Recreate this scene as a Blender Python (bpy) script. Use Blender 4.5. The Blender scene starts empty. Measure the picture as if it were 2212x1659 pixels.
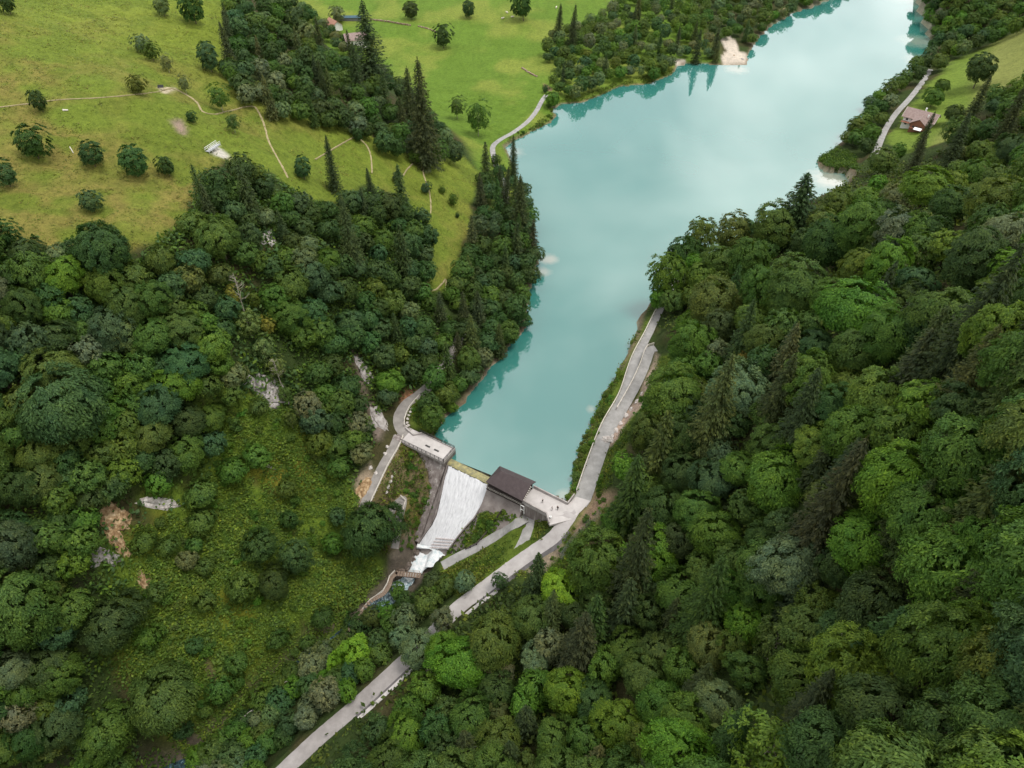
import bpy, bmesh, math, random
import numpy as np
from mathutils import Vector, Matrix, noise as mnoise
random.seed(7); RNG = np.random.default_rng(11)
SC = bpy.context.scene
COL = SC.collection

# ------------------------------------------------------------------ camera
PITCH = math.radians(44.0); CAMH = 160.0; FOC = 1507.0; CU, CV = 1105.5, 829.5
CP, SP = math.cos(PITCH), math.sin(PITCH)
CAM = np.array([0.0, 0.0, CAMH])
def ray(u, v):
    du = (np.asarray(u, float)-CU)/FOC; dv = (np.asarray(v, float)-CV)/FOC
    return np.stack([du, CP-dv*SP, -SP-dv*CP], -1)
def un(u, v, z):
    d = ray(u, v); t = (np.asarray(z, float)-CAMH)/d[..., 2]
    return CAM + d*t[..., None]
def proj(P):
    r = np.asarray(P, float)-CAM
    dep = r[..., 1]*CP - r[..., 2]*SP
    up = r[..., 1]*SP + r[..., 2]*CP
    return CU+FOC*r[..., 0]/dep, CV-FOC*up/dep, dep
cam = bpy.data.cameras.new('camera'); camo = bpy.data.objects.new('camera', cam); COL.objects.link(camo)
camo.location = CAM; camo.rotation_euler = (math.pi/2-PITCH, 0, 0)
cam.sensor_width = 36; cam.lens = 36*FOC/2211.0; cam.clip_end = 12000; cam.clip_start = 1
SC.camera = camo

# ------------------------------------------------------------------ noise helpers
def vnoise(x, y, seed=0):
    xi = np.floor(x).astype(np.int64); yi = np.floor(y).astype(np.int64)
    fx = x-xi; fy = y-yi; fx = fx*fx*(3-2*fx); fy = fy*fy*(3-2*fy)
    def h(a, b):
        n = (a*374761393 + b*668265263 + seed*974634777) & 0x7fffffff
        n = ((n ^ (n >> 13))*1274126177) & 0x7fffffff
        return ((n ^ (n >> 16)) & 0xffff)/65535.0
    return (h(xi, yi)*(1-fx)+h(xi+1, yi)*fx)*(1-fy)+(h(xi, yi+1)*(1-fx)+h(xi+1, yi+1)*fx)*fy
def fbm(x, y, s, octv=4, seed=0):
    a, t, r = 1.0, 0.0, 0.0
    for k in range(octv):
        r = r + a*vnoise(x/s, y/s, seed+k*17); t += a; a *= .5; s *= .5
    return r/t-.5
def inpoly(x, y, poly):
    poly = np.asarray(poly); c = np.zeros(np.shape(x), bool); j = len(poly)-1
    for i in range(len(poly)):
        xi, yi = poly[i, 0], poly[i, 1]; xj, yj = poly[j, 0], poly[j, 1]
        if yi != yj:
            c ^= ((yi > y) != (yj > y)) & (x < (xj-xi)*(y-yi)/(yj-yi)+xi)
        j = i
    return c
def polydist(x, y, pts, closed=False, zs=None):
    best = np.full(np.shape(x), 1e9); bz = np.zeros(np.shape(x))
    n = len(pts)
    for i in range(n if closed else n-1):
        a = pts[i]; b = pts[(i+1) % n]; dx, dy = b[0]-a[0], b[1]-a[1]; L = dx*dx+dy*dy+1e-9
        t = np.clip(((x-a[0])*dx+(y-a[1])*dy)/L, 0, 1)
        d = np.hypot(x-a[0]-t*dx, y-a[1]-t*dy); m = d < best
        best = np.where(m, d, best)
        if zs is not None: bz = np.where(m, zs[i]+t*(zs[(i+1) % n]-zs[i]), bz)
    return (best, bz) if zs is not None else best
def smooth(a, b, x):
    t = np.clip((x-a)/(b-a), 0, 1); return t*t*(3-2*t)
def catmull(P, n=6):
    P = np.asarray(P, float); Q = np.vstack([2*P[0]-P[1], P, 2*P[-1]-P[-2]]); out = []
    for i in range(1, len(Q)-2):
        for k in range(n):
            t = k/n
            out.append(.5*((2*Q[i])+(-Q[i-1]+Q[i+1])*t+(2*Q[i-1]-5*Q[i]+4*Q[i+1]-Q[i+2])*t*t+(-Q[i-1]+3*Q[i]-3*Q[i+1]+Q[i+2])*t**3))
    out.append(Q[-2]); return np.array(out)

# ------------------------------------------------------------------ terrain control heights (picture point on the hill, height)
CTRL = [
 # gorge floor and river
 (930,1190,-22.5),(905,1215,-23.5),(880,1245,-24.5),(850,1275,-26),(800,1325,-27.5),(700,1405,-30),(600,1490,-32.5),(540,1550,-34),(470,1610,-35.5),(400,1659,-36.5),
 # gorge wall
 (0,1659,-12),(150,1659,-20),(300,1659,-31),(300,1500,-14),(0,1500,4),(150,1400,4),(450,1500,-22),(550,1420,-22),(650,1300,-15),(720,1330,-24),(500,1300,-8),(300,1300,5),(0,1300,18),
 (400,1150,8),(150,1150,26),(600,1150,-4),(500,1000,15),(300,1000,28),(0,1000,40),(620,1000,8),(700,1000,4),(760,1000,1),(700,1130,-10),(800,1110,-9),(850,1160,-15),(760,1210,-17),(860,1200,-20),
 (780,900,6),(830,930,4),(700,800,20),(600,850,21),(500,800,35),(300,800,42),(0,800,54),(150,900,43),(700,600,35),(850,600,22),(930,600,15),(1000,600,9),(1080,600,4),(1130,560,2.5),(1000,700,6),(900,700,13),(800,700,20),
 (900,800,6),(960,800,4.5),(1050,770,1.5),(600,700,32),(600,560,45),
 # hill meadow
 (500,600,49),(300,540,62),(0,540,68),(400,400,62),(200,400,67),(600,400,52),(0,300,75),(300,200,74),(0,0,84),(300,0,76),(500,100,64),(500,230,60),(600,230,55),(700,350,44),(800,330,36),
 (900,370,26),(1000,450,13),(1040,400,8),(800,450,34),(900,500,21),(1020,520,9),(650,150,53),(560,0,60),(700,100,46),(750,150,42),(800,220,36),(850,250,30),(900,300,24),(970,340,14),(1020,360,8),(-150,200,82),(-150,600,72),(-150,1000,48),(-150,1400,20),(-150,1659,-4),(0,-60,88),(400,-60,74),(-200,-40,95),
 # valley floor
 (850,60,3.5),(1000,50,3),(1200,50,3),(1100,200,2.2),(1060,270,1.6),(1300,100,2),(1500,50,2),(920,10,4),(1500,-30,3),(1080,310,1.6),(1150,230,1.6),(1180,215,1.2),(1330,150,1.5),(1400,120,2),(700,-40,4),(1000,-60,5),(1700,-20,2),(1600,60,2),(1580,100,1.2),(1250,190,1),(980,260,3),
 # left bank by the dam
 (905,850,3.4),(860,905,2.4),(850,960,1.6),(825,1010,-.4),(790,1085,-4.5),(930,920,1),(900,960,1.2),(875,1000,-3),(900,1040,-8),(920,1080,-12.5),(938,1120,-17),(865,1075,-7),(835,1120,-10),(853,1160,-13.5),(915,1150,-18.5),
 # right of the spillway
 (1020,1135,-11),(1080,1118,-7),(1135,1106,-4),(1145,1125,-4),(1060,1165,-9),(955,1220,-14.5),(1000,1180,-12.5),(1090,1190,-7.5),(1120,1190,-6),(1040,1230,-9.5),(1165,1130,-3),(985,1250,-13),
 # lower road
 (1230,1110,1.6),(1205,1150,-.5),(1160,1185,-3.5),(1100,1225,-6),(1040,1270,-8),(990,1310,-9.5),(880,1420,-12.5),(760,1530,-15.5),(630,1650,-18.5),(560,1720,-20.5),(700,1500,-19),(900,1340,-14),
 # lakeside path
 (1262,1072,1.6),(1290,980,2),(1330,880,2.6),(1390,740,3.5),(1430,655,4.5),(1378,830,4),(1405,765,5.5),
 # right slope
 (1440,780,10),(1500,900,25),(1700,900,46),(1900,900,62),(2211,900,92),(1600,700,28),(1800,600,38),(2000,500,55),(2211,400,58),(2211,600,78),(2211,250,26),(2130,300,24),(1900,440,22),(2030,350,12),(2211,1100,88),(2211,1659,92),(2100,1300,74),
 (1800,1400,50),(1500,1500,27),(1500,1659,36),(1200,1659,9),(900,1620,-8),(1100,1450,-1),(1300,1300,8),(1330,1150,9),(1400,1050,16),(1500,1200,24),(1300,1090,4),(1200,1240,-1),(1240,1160,2),(1500,650,12),(1450,700,8),(1700,480,15),(1600,560,13),(1820,380,8),(2350,700,100),(2400,1200,100),(2400,300,50),
 # right valley side beyond
 (1985,270,5.5),(1940,240,3),(1970,200,3),(2150,110,12),(2211,60,16),(2060,230,6),(2050,150,6),(2000,60,3),(2211,-20,22),(2100,20,14),(1890,310,3),(1850,340,1),(2300,100,30),
]
CT = np.array([list(un(u, v, z)[:2])+[z] for u, v, z in CTRL])
WORLD_CTRL = [(0,0,30),(60,0,92),(100,0,118),(-20,10,-2),(-60,25,-20),(-105,38,-37.5),(-150,15,-39),(-150,60,10),(0,-80,70),(100,-100,130),(-120,-60,20),(-200,0,20),
 (-95,430,6),(-60,400,5),(-20,345,3.2),(-45,370,4),(-150,460,8),(-250,420,50),(-250,300,90),(-300,150,80),(-250,50,40),(300,250,110),(350,400,110),(420,600,60),(300,520,30),(420,900,45),(200,700,6),
 (0,900,8),(-200,800,10),(-400,600,60),(-500,900,70),(250,100,150),(300,0,170),(-600,0,60),(600,-200,220),(900,600,140),(900,1500,120),(0,1800,50),(-900,1500,120),(-1200,500,200),(0,2600,100),(450,1300,40),(0,-1200,120),(2600,2600,300),(-2600,2600,300),(2600,-1200,420),(-2600,-1200,420),(0,4200,260)]
CT = np.vstack([CT, np.array(WORLD_CTRL, float)])
def rbf_fit(C, c=9.0):
    n = len(C); D = np.hypot(C[:, None, 0]-C[None, :, 0], C[:, None, 1]-C[None, :, 1])
    A = np.zeros((n+1, n+1)); A[:n, :n] = -np.sqrt(D*D+c*c)+np.eye(n)*-.15*0; A[:n, :n] += np.eye(n)*1.2
    A[n, :n] = 1; A[:n, n] = 1
    return np.linalg.solve(A, np.concatenate([C[:, 2], [0]]))
CS = 9.0
W = rbf_fit(CT, CS)
def rbf(x, y):
    out = np.empty(x.size); xf, yf = x.ravel(), y.ravel()
    for i in range(0, x.size, 20000):
        s = slice(i, i+20000)
        d2 = (xf[s, None]-CT[None, :, 0])**2+(yf[s, None]-CT[None, :, 1])**2
        out[s] = -np.sqrt(d2+CS*CS) @ W[:-1]+W[-1]
    return out.reshape(x.shape)
def axis(a, b, h, lo, hi, g=1.055):
    core = list(np.arange(a, b+.01, h)); s = h; x = a; pre = []
    while x > lo: s *= g; x -= s; pre.append(x)
    s = h; x = b
    while x < hi: s *= g; x += s; core.append(x)
    return np.array(pre[::-1]+core)
GX = axis(-150, 170, 1.0, -3200, 3200); GY = axis(36, 400, 1.0, -900, 5200)
X, Y = np.meshgrid(GX, GY)
Z = rbf(X, Y)

# ------------------------------------------------------------------ lake shore (picture points at water level)
SHORE = [(962,985),(938,938),(960,905),(1000,870),(1050,805),(1095,760),(1128,720),(1145,640),(1150,600),(1165,570),(1146,500),(1132,440),(1122,395),(1104,350),(1090,320),(1108,306),(1150,285),(1188,266),(1200,250),(1192,237),(1212,226),(1255,222),(1300,206),(1340,187),(1400,182),(1450,162),(1462,145),(1480,138),(1545,140),(1565,142),(1612,141),(1618,115),(1640,80),(1672,54),(1722,27),(1792,-3),(1850,-45),(1890,-110),(1930,-190),(2010,-190),(2000,-60),(1992,0),(2004,50),(2010,105),(1988,140),(1960,172),(1893,212),(1852,272),(1812,315),(1768,342),(1768,362),(1780,372),(1828,376),(1838,400),(1815,440),(1745,478),(1680,500),(1612,535),(1560,565),(1500,600),(1450,625),(1405,655),(1380,695),(1372,742),(1340,800),(1306,850),(1292,880),(1278,920),(1246,980),(1238,1040),(1222,1086),(1150,1055),(1060,1026),(975,992)]
LAKE = np.array([un(u, v, 0)[:2] for u, v in SHORE])
LAKE = np.array(LAKE)
def densify(P, step, closed=True, amp=0):
    out = []
    for i in range(len(P) if closed else len(P)-1):
        a, b = P[i], P[(i+1) % len(P)]; n = max(1, int(np.hypot(*(b-a))/step))
        for k in range(n): out.append(a+(b-a)*k/n)
    if not closed: out.append(P[-1])
    return np.array(out)
inl = inpoly(X+fbm(X, Y, 6, 3, 3)*3.0, Y+fbm(X, Y, 6, 3, 5)*3.0, LAKE)
near = (X > LAKE[:, 0].min()-40) & (X < LAKE[:, 0].max()+40) & (Y > LAKE[:, 1].min()-40) & (Y < LAKE[:, 1].max()+40)
dl = np.full(X.shape, 1e9); dl[near] = polydist(X[near], Y[near], LAKE, True)
# relief
slope_n = fbm(X, Y, 14, 4, 40)*4.0+fbm(X, Y, 4, 3, 50)*1.6
wall_w = smooth(8, 40, np.abs(Z-1))*0+1
flat = np.exp(-np.maximum(Z-6, 0)/12)*(Y > 200)
Z = Z+slope_n*(.35*(1-flat)+.05*flat)
DAMO = un(969, 1003.7, 0); E1 = np.array([0.85739865, -0.51465284]); N1 = np.array([-0.51465284, -0.85739865])
sX = (X-DAMO[0])*E1[0]+(Y-DAMO[1])*E1[1]; tX = (X-DAMO[0])*N1[0]+(Y-DAMO[1])*N1[1]
downstream = (tX > -1.5) & (sX > -18) & (sX < 38)
Zin = -np.minimum(5, .35*dl+.25)
bank = (~inl) & (dl < 14) & ~downstream
Z = np.where(inl, Zin, np.where(bank, np.maximum(Z, .18+.12*np.minimum(dl, 6)+.2*fbm(X, Y, 3, 2, 9)), Z))
# river bed
RIVER = [(935,1192,-22),(905,1215,-23),(880,1245,-24.5),(850,1275,-26),(800,1325,-28),(700,1405,-30.5),(600,1490,-33),(540,1550,-34.5),(470,1610,-36),(395,1665,-37)]
RV = np.array([un(*q) for q in RIVER]); RV = np.vstack([RV, RV[-1]+np.array([-35, -15, -1.0]), RV[-1]+np.array([-90, -60, -2.0])])
RVs = catmull(RV, 5)
nr = (X < 20) & (X > -260) & (Y < 150) & (Y > -60)
dr, rz = np.full(X.shape, 1e9), np.zeros(X.shape)
dr[nr], rz[nr] = polydist(X[nr], Y[nr], RVs, False, RVs[:, 2])
wr = smooth(7.5, 2.8, dr); Z = Z*(1-wr)+(rz-.8)*wr

# ------------------------------------------------------------------ roads and paths: (name, width, [(u, v, z)])
ROADS = {
 'road': (3.9, [(1243,1092,1.55),(1222,1125,1.48),(1195,1160,-.6),(1150,1192,-3.6),(1100,1228,-6),(1045,1270,-8),(990,1312,-9.5),(935,1368,-11),(880,1422,-12.5),(820,1478,-14),(760,1532,-15.5),(690,1592,-17),(630,1648,-18.5),(560,1715,-20.5),(470,1800,-23)]),
 'lakeside_path': (4.5, [(1250,1088,1.6),(1262,1068,1.6),(1282,1008,1.8),(1312,928,2.1),(1337,882,2.4),(1352,846,2.6),(1372,778,3.0),(1400,722,3.6),(1420,680,4.1),(1440,640,4.6),(1462,600,5)]),
 'branch_path': (3.1, [(1330,908,2.3),(1353,868,3.0),(1374,830,3.8),(1392,790,4.8),(1404,757,5.6),(1416,752,5.8)]),
 'left_bank_path': (3.6, [(935,958,1.9),(895,945,1.9),(868,928,2.1),(862,900,2.4),(878,872,2.8),(905,852,3.4),(940,820,4.5),(975,765,5.5),(1000,715,6)]),
 'gorge_path': (3.0, [(866,925,2.0),(852,962,1.6),(826,1008,-.4),(805,1052,-2.6),(788,1090,-4.6),(775,1130,-7)]),
 'lower_hairpin': (2.3, [(835,1125,-10.2),(850,1096,-8.6),(868,1078,-7.4),(869,1090,-7.8),(862,1120,-10),(856,1162,-13.6),(852,1185,-15)]),
 'zigzag_path': (2.8, [(955,1222,-14.6),(985,1205,-13.4),(1030,1182,-11),(1080,1152,-7.8),(1115,1130,-5.4),(1137,1120,-4.3),(1143,1130,-4.4),(1132,1165,-5.2),(1115,1198,-5.9),(1098,1225,-6.1)]),
 'shore_path': (2.6, [(1180,205,1.8),(1170,218,1.8),(1158,240,1.8),(1140,262,1.8),(1110,285,1.8),(1080,302,1.8),(1064,318,1.9),(1068,345,2),(1078,375,2.4),(1090,400,3),(1092,440,4)]),
 'house_road': (2.9, [(2010,150,3),(1990,180,3),(1965,212,3),(1935,245,3),(1912,280,2.8),(1897,315,3),(1880,350,5)]),
 'beach_path': (2.4, [(1640,52,2),(1662,38,2),(1690,22,2),(1720,5,2)]),
}
TRAILS = [  # narrow hill trails draped on the slope
 (.6, [(349,196),(372,192),(398,203),(425,222),(437,241),(462,247),(490,241),(512,236),(530,231),(550,232),(562,250),(572,275),(580,305),(598,340),(612,365),(622,385)]),
 (.6, [(680,345),(700,333),(725,318),(748,305),(768,297),(785,308),(797,325),(802,350),(803,375)]),
 (.55, [(870,380),(880,365),(893,352)]),
 (.55, [(912,352),(914,375),(920,395),(928,420),(930,445),(930,462)]),
 (.6, [(922,575),(922,600),(925,625),(940,626),(955,612),(963,604),(962,635)]),
 (.5, [(0,232),(60,225),(130,216),(210,212),(290,205),(349,198)]),
]
RD = {}
# banks lie over the sloping dam face outside the bare concrete
pl = -(np.maximum(tX, 0)-1.15)/.83
lb = (sX < -9.8+1.3*tX) & (sX > -22) & (tX > 1.4) & (tX < 20) & (sX < -.9)
Z = np.where(lb, np.maximum(Z, pl+.7+.5*fbm(X, Y, 3, 2, 15)), Z)
pr_ = -np.maximum(tX-1.2, 0)/.83
rb_ = (tX > 7.2-.36*(sX-12)) & (sX > 14.6-.40*tX) & (sX < 27) & (tX > 1.3) & (tX < 16)
Z = np.where(rb_, np.maximum(Z, pr_+1.0+.4*fbm(X, Y, 3, 2, 16)), Z)
for k, (w, pts) in sorted(ROADS.items(), key=lambda kv: kv[0] in ('road', 'lakeside_path', 'left_bank_path')):
    P = np.array([un(*q) for q in pts])
    if k == 'zigzag_path':
        for i_, q in enumerate(pts):
            for _ in range(4):
                s_ = (P[i_, :2]-DAMO[:2]) @ E1; t_ = (P[i_, :2]-DAMO[:2]) @ N1
                if s_ < 26.5: P[i_] = un(q[0], q[1], max(P[i_, 2], -max(t_-1.2, 0)/.83+.75))
    P = catmull(P, 8); RD[k] = (w, P)
    m = (X > P[:, 0].min()-15) & (X < P[:, 0].max()+15) & (Y > P[:, 1].min()-15) & (Y < P[:, 1].max()+15)
    d, z = polydist(X[m], Y[m], P, False, P[:, 2])
    wgt = smooth(w/2+3.0, w/2+.7, d)*np.where(dl[m] < 3, smooth(-.1, .3, Z[m]), 1)
    Z[m] = Z[m]*(1-wgt)+(z-.12)*wgt
# keep the hill out of the dam body
body = (sX > -17.5) & (sX < 30) & (tX > -5) & (tX < .9)
Z = np.where(body & (Z > -6) & ~inl, np.minimum(Z, -1.5), Z)
chute = (sX > -2.5) & (sX < 14.5) & (tX > -.5) & (tX < 17.5)
Z = np.where(chute, np.minimum(Z, -np.maximum(tX, 0)/.83-1.2), Z)
def H(x, y):
    x = np.asarray(x, float); y = np.asarray(y, float)
    i = np.clip(np.searchsorted(GX, x)-1, 0, len(GX)-2); j = np.clip(np.searchsorted(GY, y)-1, 0, len(GY)-2)
    fx = np.clip((x-GX[i])/(GX[i+1]-GX[i]), 0, 1); fy = np.clip((y-GY[j])/(GY[j+1]-GY[j]), 0, 1)
    return (Z[j, i]*(1-fx)+Z[j, i+1]*fx)*(1-fy)+(Z[j+1, i]*(1-fx)+Z[j+1, i+1]*fx)*fy
TS = np.concatenate([np.arange(30, 420, .7), np.arange(420, 900, 2)])
def hit(u, v, lift=0.0):
    """where the sight line first comes within LIFT metres above the ground"""
    u = np.atleast_1d(np.asarray(u, float)); v = np.atleast_1d(np.asarray(v, float)); lift = np.broadcast_to(np.asarray(lift, float), u.shape)
    d = ray(u, v); out = np.full((len(u), 3), np.nan)
    for i in range(0, len(u), 400):
        s = slice(i, i+400); P = CAM+d[s, None, :]*TS[None, :, None]
        g = P[..., 2]-lift[s, None]-H(P[..., 0], P[..., 1]); neg = g < 0; k = neg.argmax(1); ok = neg.any(1) & (k > 0)
        r = np.arange(len(k)); g1 = g[r, k]; g0 = g[r, np.maximum(k-1, 0)]; f = g0/(g0-g1+1e-9)
        t = TS[np.maximum(k-1, 0)]*(1-f)+TS[k]*f
        Q = CAM+d[s]*t[:, None]; Q[~ok] = np.nan; out[s] = Q
    return out
def hit1(u, v, lift=0.0):
    return hit([u], [v], lift)[0]
def wpoly(pts):
    a = np.array(pts, float); h = hit(a[:, 0], a[:, 1]); return h[~np.isnan(h[:, 0])][:, :2]
# ------------------------------------------------------------------ node helpers and materials
def new_mat(name):
    m = bpy.data.materials.new(name); m.use_nodes = True; nt = m.node_tree; nt.nodes.clear()
    return m, nt
def N(nt, t, **kw):
    n = nt.nodes.new(t)
    for k, v in kw.items():
        if k.startswith('i_'): n.inputs[int(k[2:]) if k[2:].isdigit() else k[2:].replace('_', ' ')].default_value = v
        else: setattr(n, k, v)
    return n
def ramp(nt, fac, stops):
    r = nt.nodes.new('ShaderNodeValToRGB'); el = r.color_ramp.elements
    while len(el) > 1: el.remove(el[-1])
    el[0].position = stops[0][0]; el[0].color = (*stops[0][1], 1)
    for p, c in stops[1:]:
        e = el.new(p); e.color = (*c, 1)
    nt.links.new(fac, r.inputs[0]); return r
def noise_node(nt, scale, detail=5, rough=.6, vec=None, dist=0):
    n = nt.nodes.new('ShaderNodeTexNoise'); n.inputs['Scale'].default_value = scale; n.inputs['Detail'].default_value = detail
    n.inputs['Roughness'].default_value = rough; n.inputs['Distortion'].default_value = dist
    if vec is not None: nt.links.new(vec, n.inputs['Vector'])
    return n
def mixc(nt, fac, a, b, mode='MIX'):
    m = nt.nodes.new('ShaderNodeMix'); m.data_type = 'RGBA'; m.blend_type = mode
    for s, i in ((fac, 0), (a, 6), (b, 7)):
        if isinstance(s, (int, float)): m.inputs[i].default_value = s
        elif isinstance(s, tuple): m.inputs[i].default_value = (*s, 1)
        else: nt.links.new(s, m.inputs[i])
    return m.outputs[2]
def simple(name, stops, scale=1.5, rough=.85, bump=.3, bscale=None, spec=.3, metal=0, vec='Object', detail=6, stretch=None):
    m, nt = new_mat(name)
    out = N(nt, 'ShaderNodeOutputMaterial'); b = N(nt, 'ShaderNodeBsdfPrincipled')
    tc = N(nt, 'ShaderNodeTexCoord'); src = tc.outputs[vec]
    if stretch:
        mp = N(nt, 'ShaderNodeMapping'); mp.inputs['Scale'].default_value = stretch; nt.links.new(src, mp.inputs['Vector']); src = mp.outputs[0]
    n = noise_node(nt, scale, detail, .65, src)
    r = ramp(nt, n.outputs['Fac'], stops); nt.links.new(r.outputs[0], b.inputs['Base Color'])
    b.inputs['Roughness'].default_value = rough; b.inputs['Specular IOR Level'].default_value = spec; b.inputs['Metallic'].default_value = metal
    if bump:
        n2 = noise_node(nt, bscale or scale*4, 5, .7, src); bp = N(nt, 'ShaderNodeBump'); bp.inputs['Strength'].default_value = bump; bp.inputs['Distance'].default_value = .12
        nt.links.new(n2.outputs['Fac'], bp.inputs['Height']); nt.links.new(bp.outputs[0], b.inputs['Normal'])
    nt.links.new(b.outputs[0], out.inputs[0]); return m
def add_mesh(name, V, F, mat=None, parent=None, smooth_=False, col=None):
    me = bpy.data.meshes.new(name); me.from_pydata([tuple(map(float, v)) for v in V], [], [tuple(map(int, f)) for f in F]); me.update()
    if mat: me.materials.append(mat)
    if smooth_: me.polygons.foreach_set('use_smooth', [True]*len(me.polygons))
    o = bpy.data.objects.new(name, me); COL.objects.link(o)
    if parent: o.parent = parent
    return o
def np_mesh(name, V, F, mat=None, col=None, smooth_=False):
    """numpy quads/tris mesh data; col = per-vertex rgba float array"""
    me = bpy.data.meshes.new(name); V = np.ascontiguousarray(V, np.float32); F = np.ascontiguousarray(F, np.int32); k = F.shape[1]
    me.vertices.add(len(V)); me.vertices.foreach_set('co', V.ravel())
    me.loops.add(F.size); me.loops.foreach_set('vertex_index', F.ravel())
    me.polygons.add(len(F)); me.polygons.foreach_set('loop_start', np.arange(0, F.size, k, dtype=np.int32))
    if smooth_: me.polygons.foreach_set('use_smooth', np.ones(len(F), bool))
    if col is not None:
        a = me.color_attributes.new('Col', 'FLOAT_COLOR', 'POINT'); a.data.foreach_set('color', np.ascontiguousarray(col, np.float32).ravel())
    me.update(calc_edges=True); me.validate()
    if mat: me.materials.append(mat)
    return me
def link(name, me, parent=None, loc=None, rotz=None, scale=None):
    o = bpy.data.objects.new(name, me); COL.objects.link(o)
    if parent: o.parent = parent
    if loc is not None: o.location = loc
    if rotz is not None: o.rotation_euler = (0, 0, rotz)
    if scale is not None: o.scale = (scale,)*3 if isinstance(scale, (int, float)) else scale
    return o
def tag(o, label=None, cat=None, group=None, kind=None):
    if label: o['label'] = label
    if cat: o['category'] = cat
    if group: o['group'] = group
    if kind: o['kind'] = kind
    return o
def thing(name, loc, label, cat, group=None, rotz=0):
    o = bpy.data.objects.new(name, None); COL.objects.link(o); o.location = tuple(map(float, loc)); o.rotation_euler = (0, 0, rotz); o.empty_display_size = .3
    return tag(o, label, cat, group)

# ------------------------------------------------------------------ sky and sun (overcast)
w = bpy.data.worlds.new('World'); SC.world = w; w.use_nodes = True; nt = w.node_tree; nt.nodes.clear()
SUN_EL, SUN_AZ = 71.0, 100.0
out = N(nt, 'ShaderNodeOutputWorld'); bg = N(nt, 'ShaderNodeBackground'); bg.inputs['Strength'].default_value = .1
sky = N(nt, 'ShaderNodeTexSky'); sky.sky_type = 'NISHITA'; sky.sun_disc = False
sky.sun_elevation = math.radians(SUN_EL); sky.sun_rotation = math.radians(SUN_AZ); sky.altitude = 800
tc = N(nt, 'ShaderNodeTexCoord'); mp = N(nt, 'ShaderNodeMapping'); mp.inputs['Scale'].default_value = (1, 1, 2.2)
nt.links.new(tc.outputs['Generated'], mp.inputs['Vector'])
n1 = noise_node(nt, 3.1, 4, .5, mp.outputs[0], .3)
cl = ramp(nt, n1.outputs['Fac'], [(.36, (6.8, 7.0, 7.2)), (.5, (9.6, 9.7, 9.7)), (.66, (14.0, 13.8, 13.5))])
cov = ramp(nt, n1.outputs['Fac'], [(.3, (.86,)*3), (.46, (.97,)*3)])
sx = N(nt, 'ShaderNodeSeparateXYZ'); nt.links.new(tc.outputs['Generated'], sx.inputs[0])
hz = ramp(nt, sx.outputs['Z'], [(.0, (1.3,)*3), (.25, (1.25,)*3), (.55, (1.0,)*3)])   # brighter cloud towards the horizon
nt.links.new(mixc(nt, 1.0, mixc(nt, cov.outputs[0], sky.outputs[0], cl.outputs[0]), hz.outputs[0], 'MULTIPLY'), bg.inputs['Color']); nt.links.new(bg.outputs[0], out.inputs[0])
sd = bpy.data.lights.new('sun', 'SUN'); sd.energy = 1.7; sd.angle = math.radians(18); sd.color = (1, .955, .89)
so = bpy.data.objects.new('sun', sd); COL.objects.link(so)
so.rotation_euler = (math.radians(90-SUN_EL), 0, math.radians(180-SUN_AZ))
SC.view_settings.view_transform = 'Standard'; SC.view_settings.look = 'None'; SC.view_settings.exposure = 0.64; SC.view_settings.gamma = 1
SC.cycles.max_bounces = 5; SC.cycles.diffuse_bounces = 3; SC.cycles.glossy_bounces = 2; SC.cycles.transmission_bounces = 3; SC.cycles.transparent_max_bounces = 4
SC.cycles.caustics_reflective = False; SC.cycles.caustics_refractive = False; SC.cycles.use_denoising = True

# ------------------------------------------------------------------ ground sheet
def wmask(pts, jit=5.0, seed=0, feather=None):
    P = wpoly(pts); xx = X+fbm(X, Y, 9, 3, seed)*jit*2; yy = Y+fbm(X, Y, 9, 3, seed+7)*jit*2
    m = np.zeros(X.shape); b = (X > P[:, 0].min()-20) & (X < P[:, 0].max()+20) & (Y > P[:, 1].min()-20) & (Y < P[:, 1].max()+20)
    ins = inpoly(xx[b], yy[b], P); d = polydist(xx[b], yy[b], P, True)
    f = feather or 1.2
    m[b] = np.where(ins, smooth(-f, f, d), smooth(f, -f, d)); return m
HILL = [(-60,-40),(560,-20),(500,100),(490,170),(520,200),(600,235),(690,255),(790,285),(850,315),(900,345),(1000,335),(1040,375),(1015,450),(1000,560),(960,630),(925,640),(915,590),(935,500),(880,430),(800,400),(720,440),(640,420),(600,385),(480,350),(430,380),(400,480),(340,520),(280,560),(200,510),(110,560),(-60,480)]
LAWN = [(1905,310),(1955,250),(1995,195),(2060,130),(2211,60),(2300,60),(2300,150),(2180,180),(2100,230),(2060,300),(1960,330)]
SLOPEG = [(540,830),(620,880),(700,960),(770,1070),(750,1110),(810,1200),(835,1255),(760,1350),(600,1490),(480,1610),(400,1640),(330,1560),(250,1430),(255,1250),(300,1120),(440,1020),(480,890)]
SCRUB = [(1412,770),(1490,760),(1480,850),(1400,900),(1350,960),(1300,1060),(1320,1090),(1240,1210),(1150,1260),(1110,1250),(1215,1145),(1262,1080),(1330,940)]
DAMG = [(870,950),(905,975),(945,1110),(900,1195),(850,1210),(790,1110),(800,1060)]
RIGHTG = [(1020,1120),(1140,1090),(1190,1115),(1185,1145),(1120,1225),(1040,1270),(990,1300),(950,1240),(960,1190)]
LBANK = [(880,870),(905,860),(950,930),(930,950),(890,935)]
RBANK = [(1425,655),(1365,740),(1290,880),(1230,990),(1220,1080),(1240,1075),(1300,930),(1400,725)]
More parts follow.
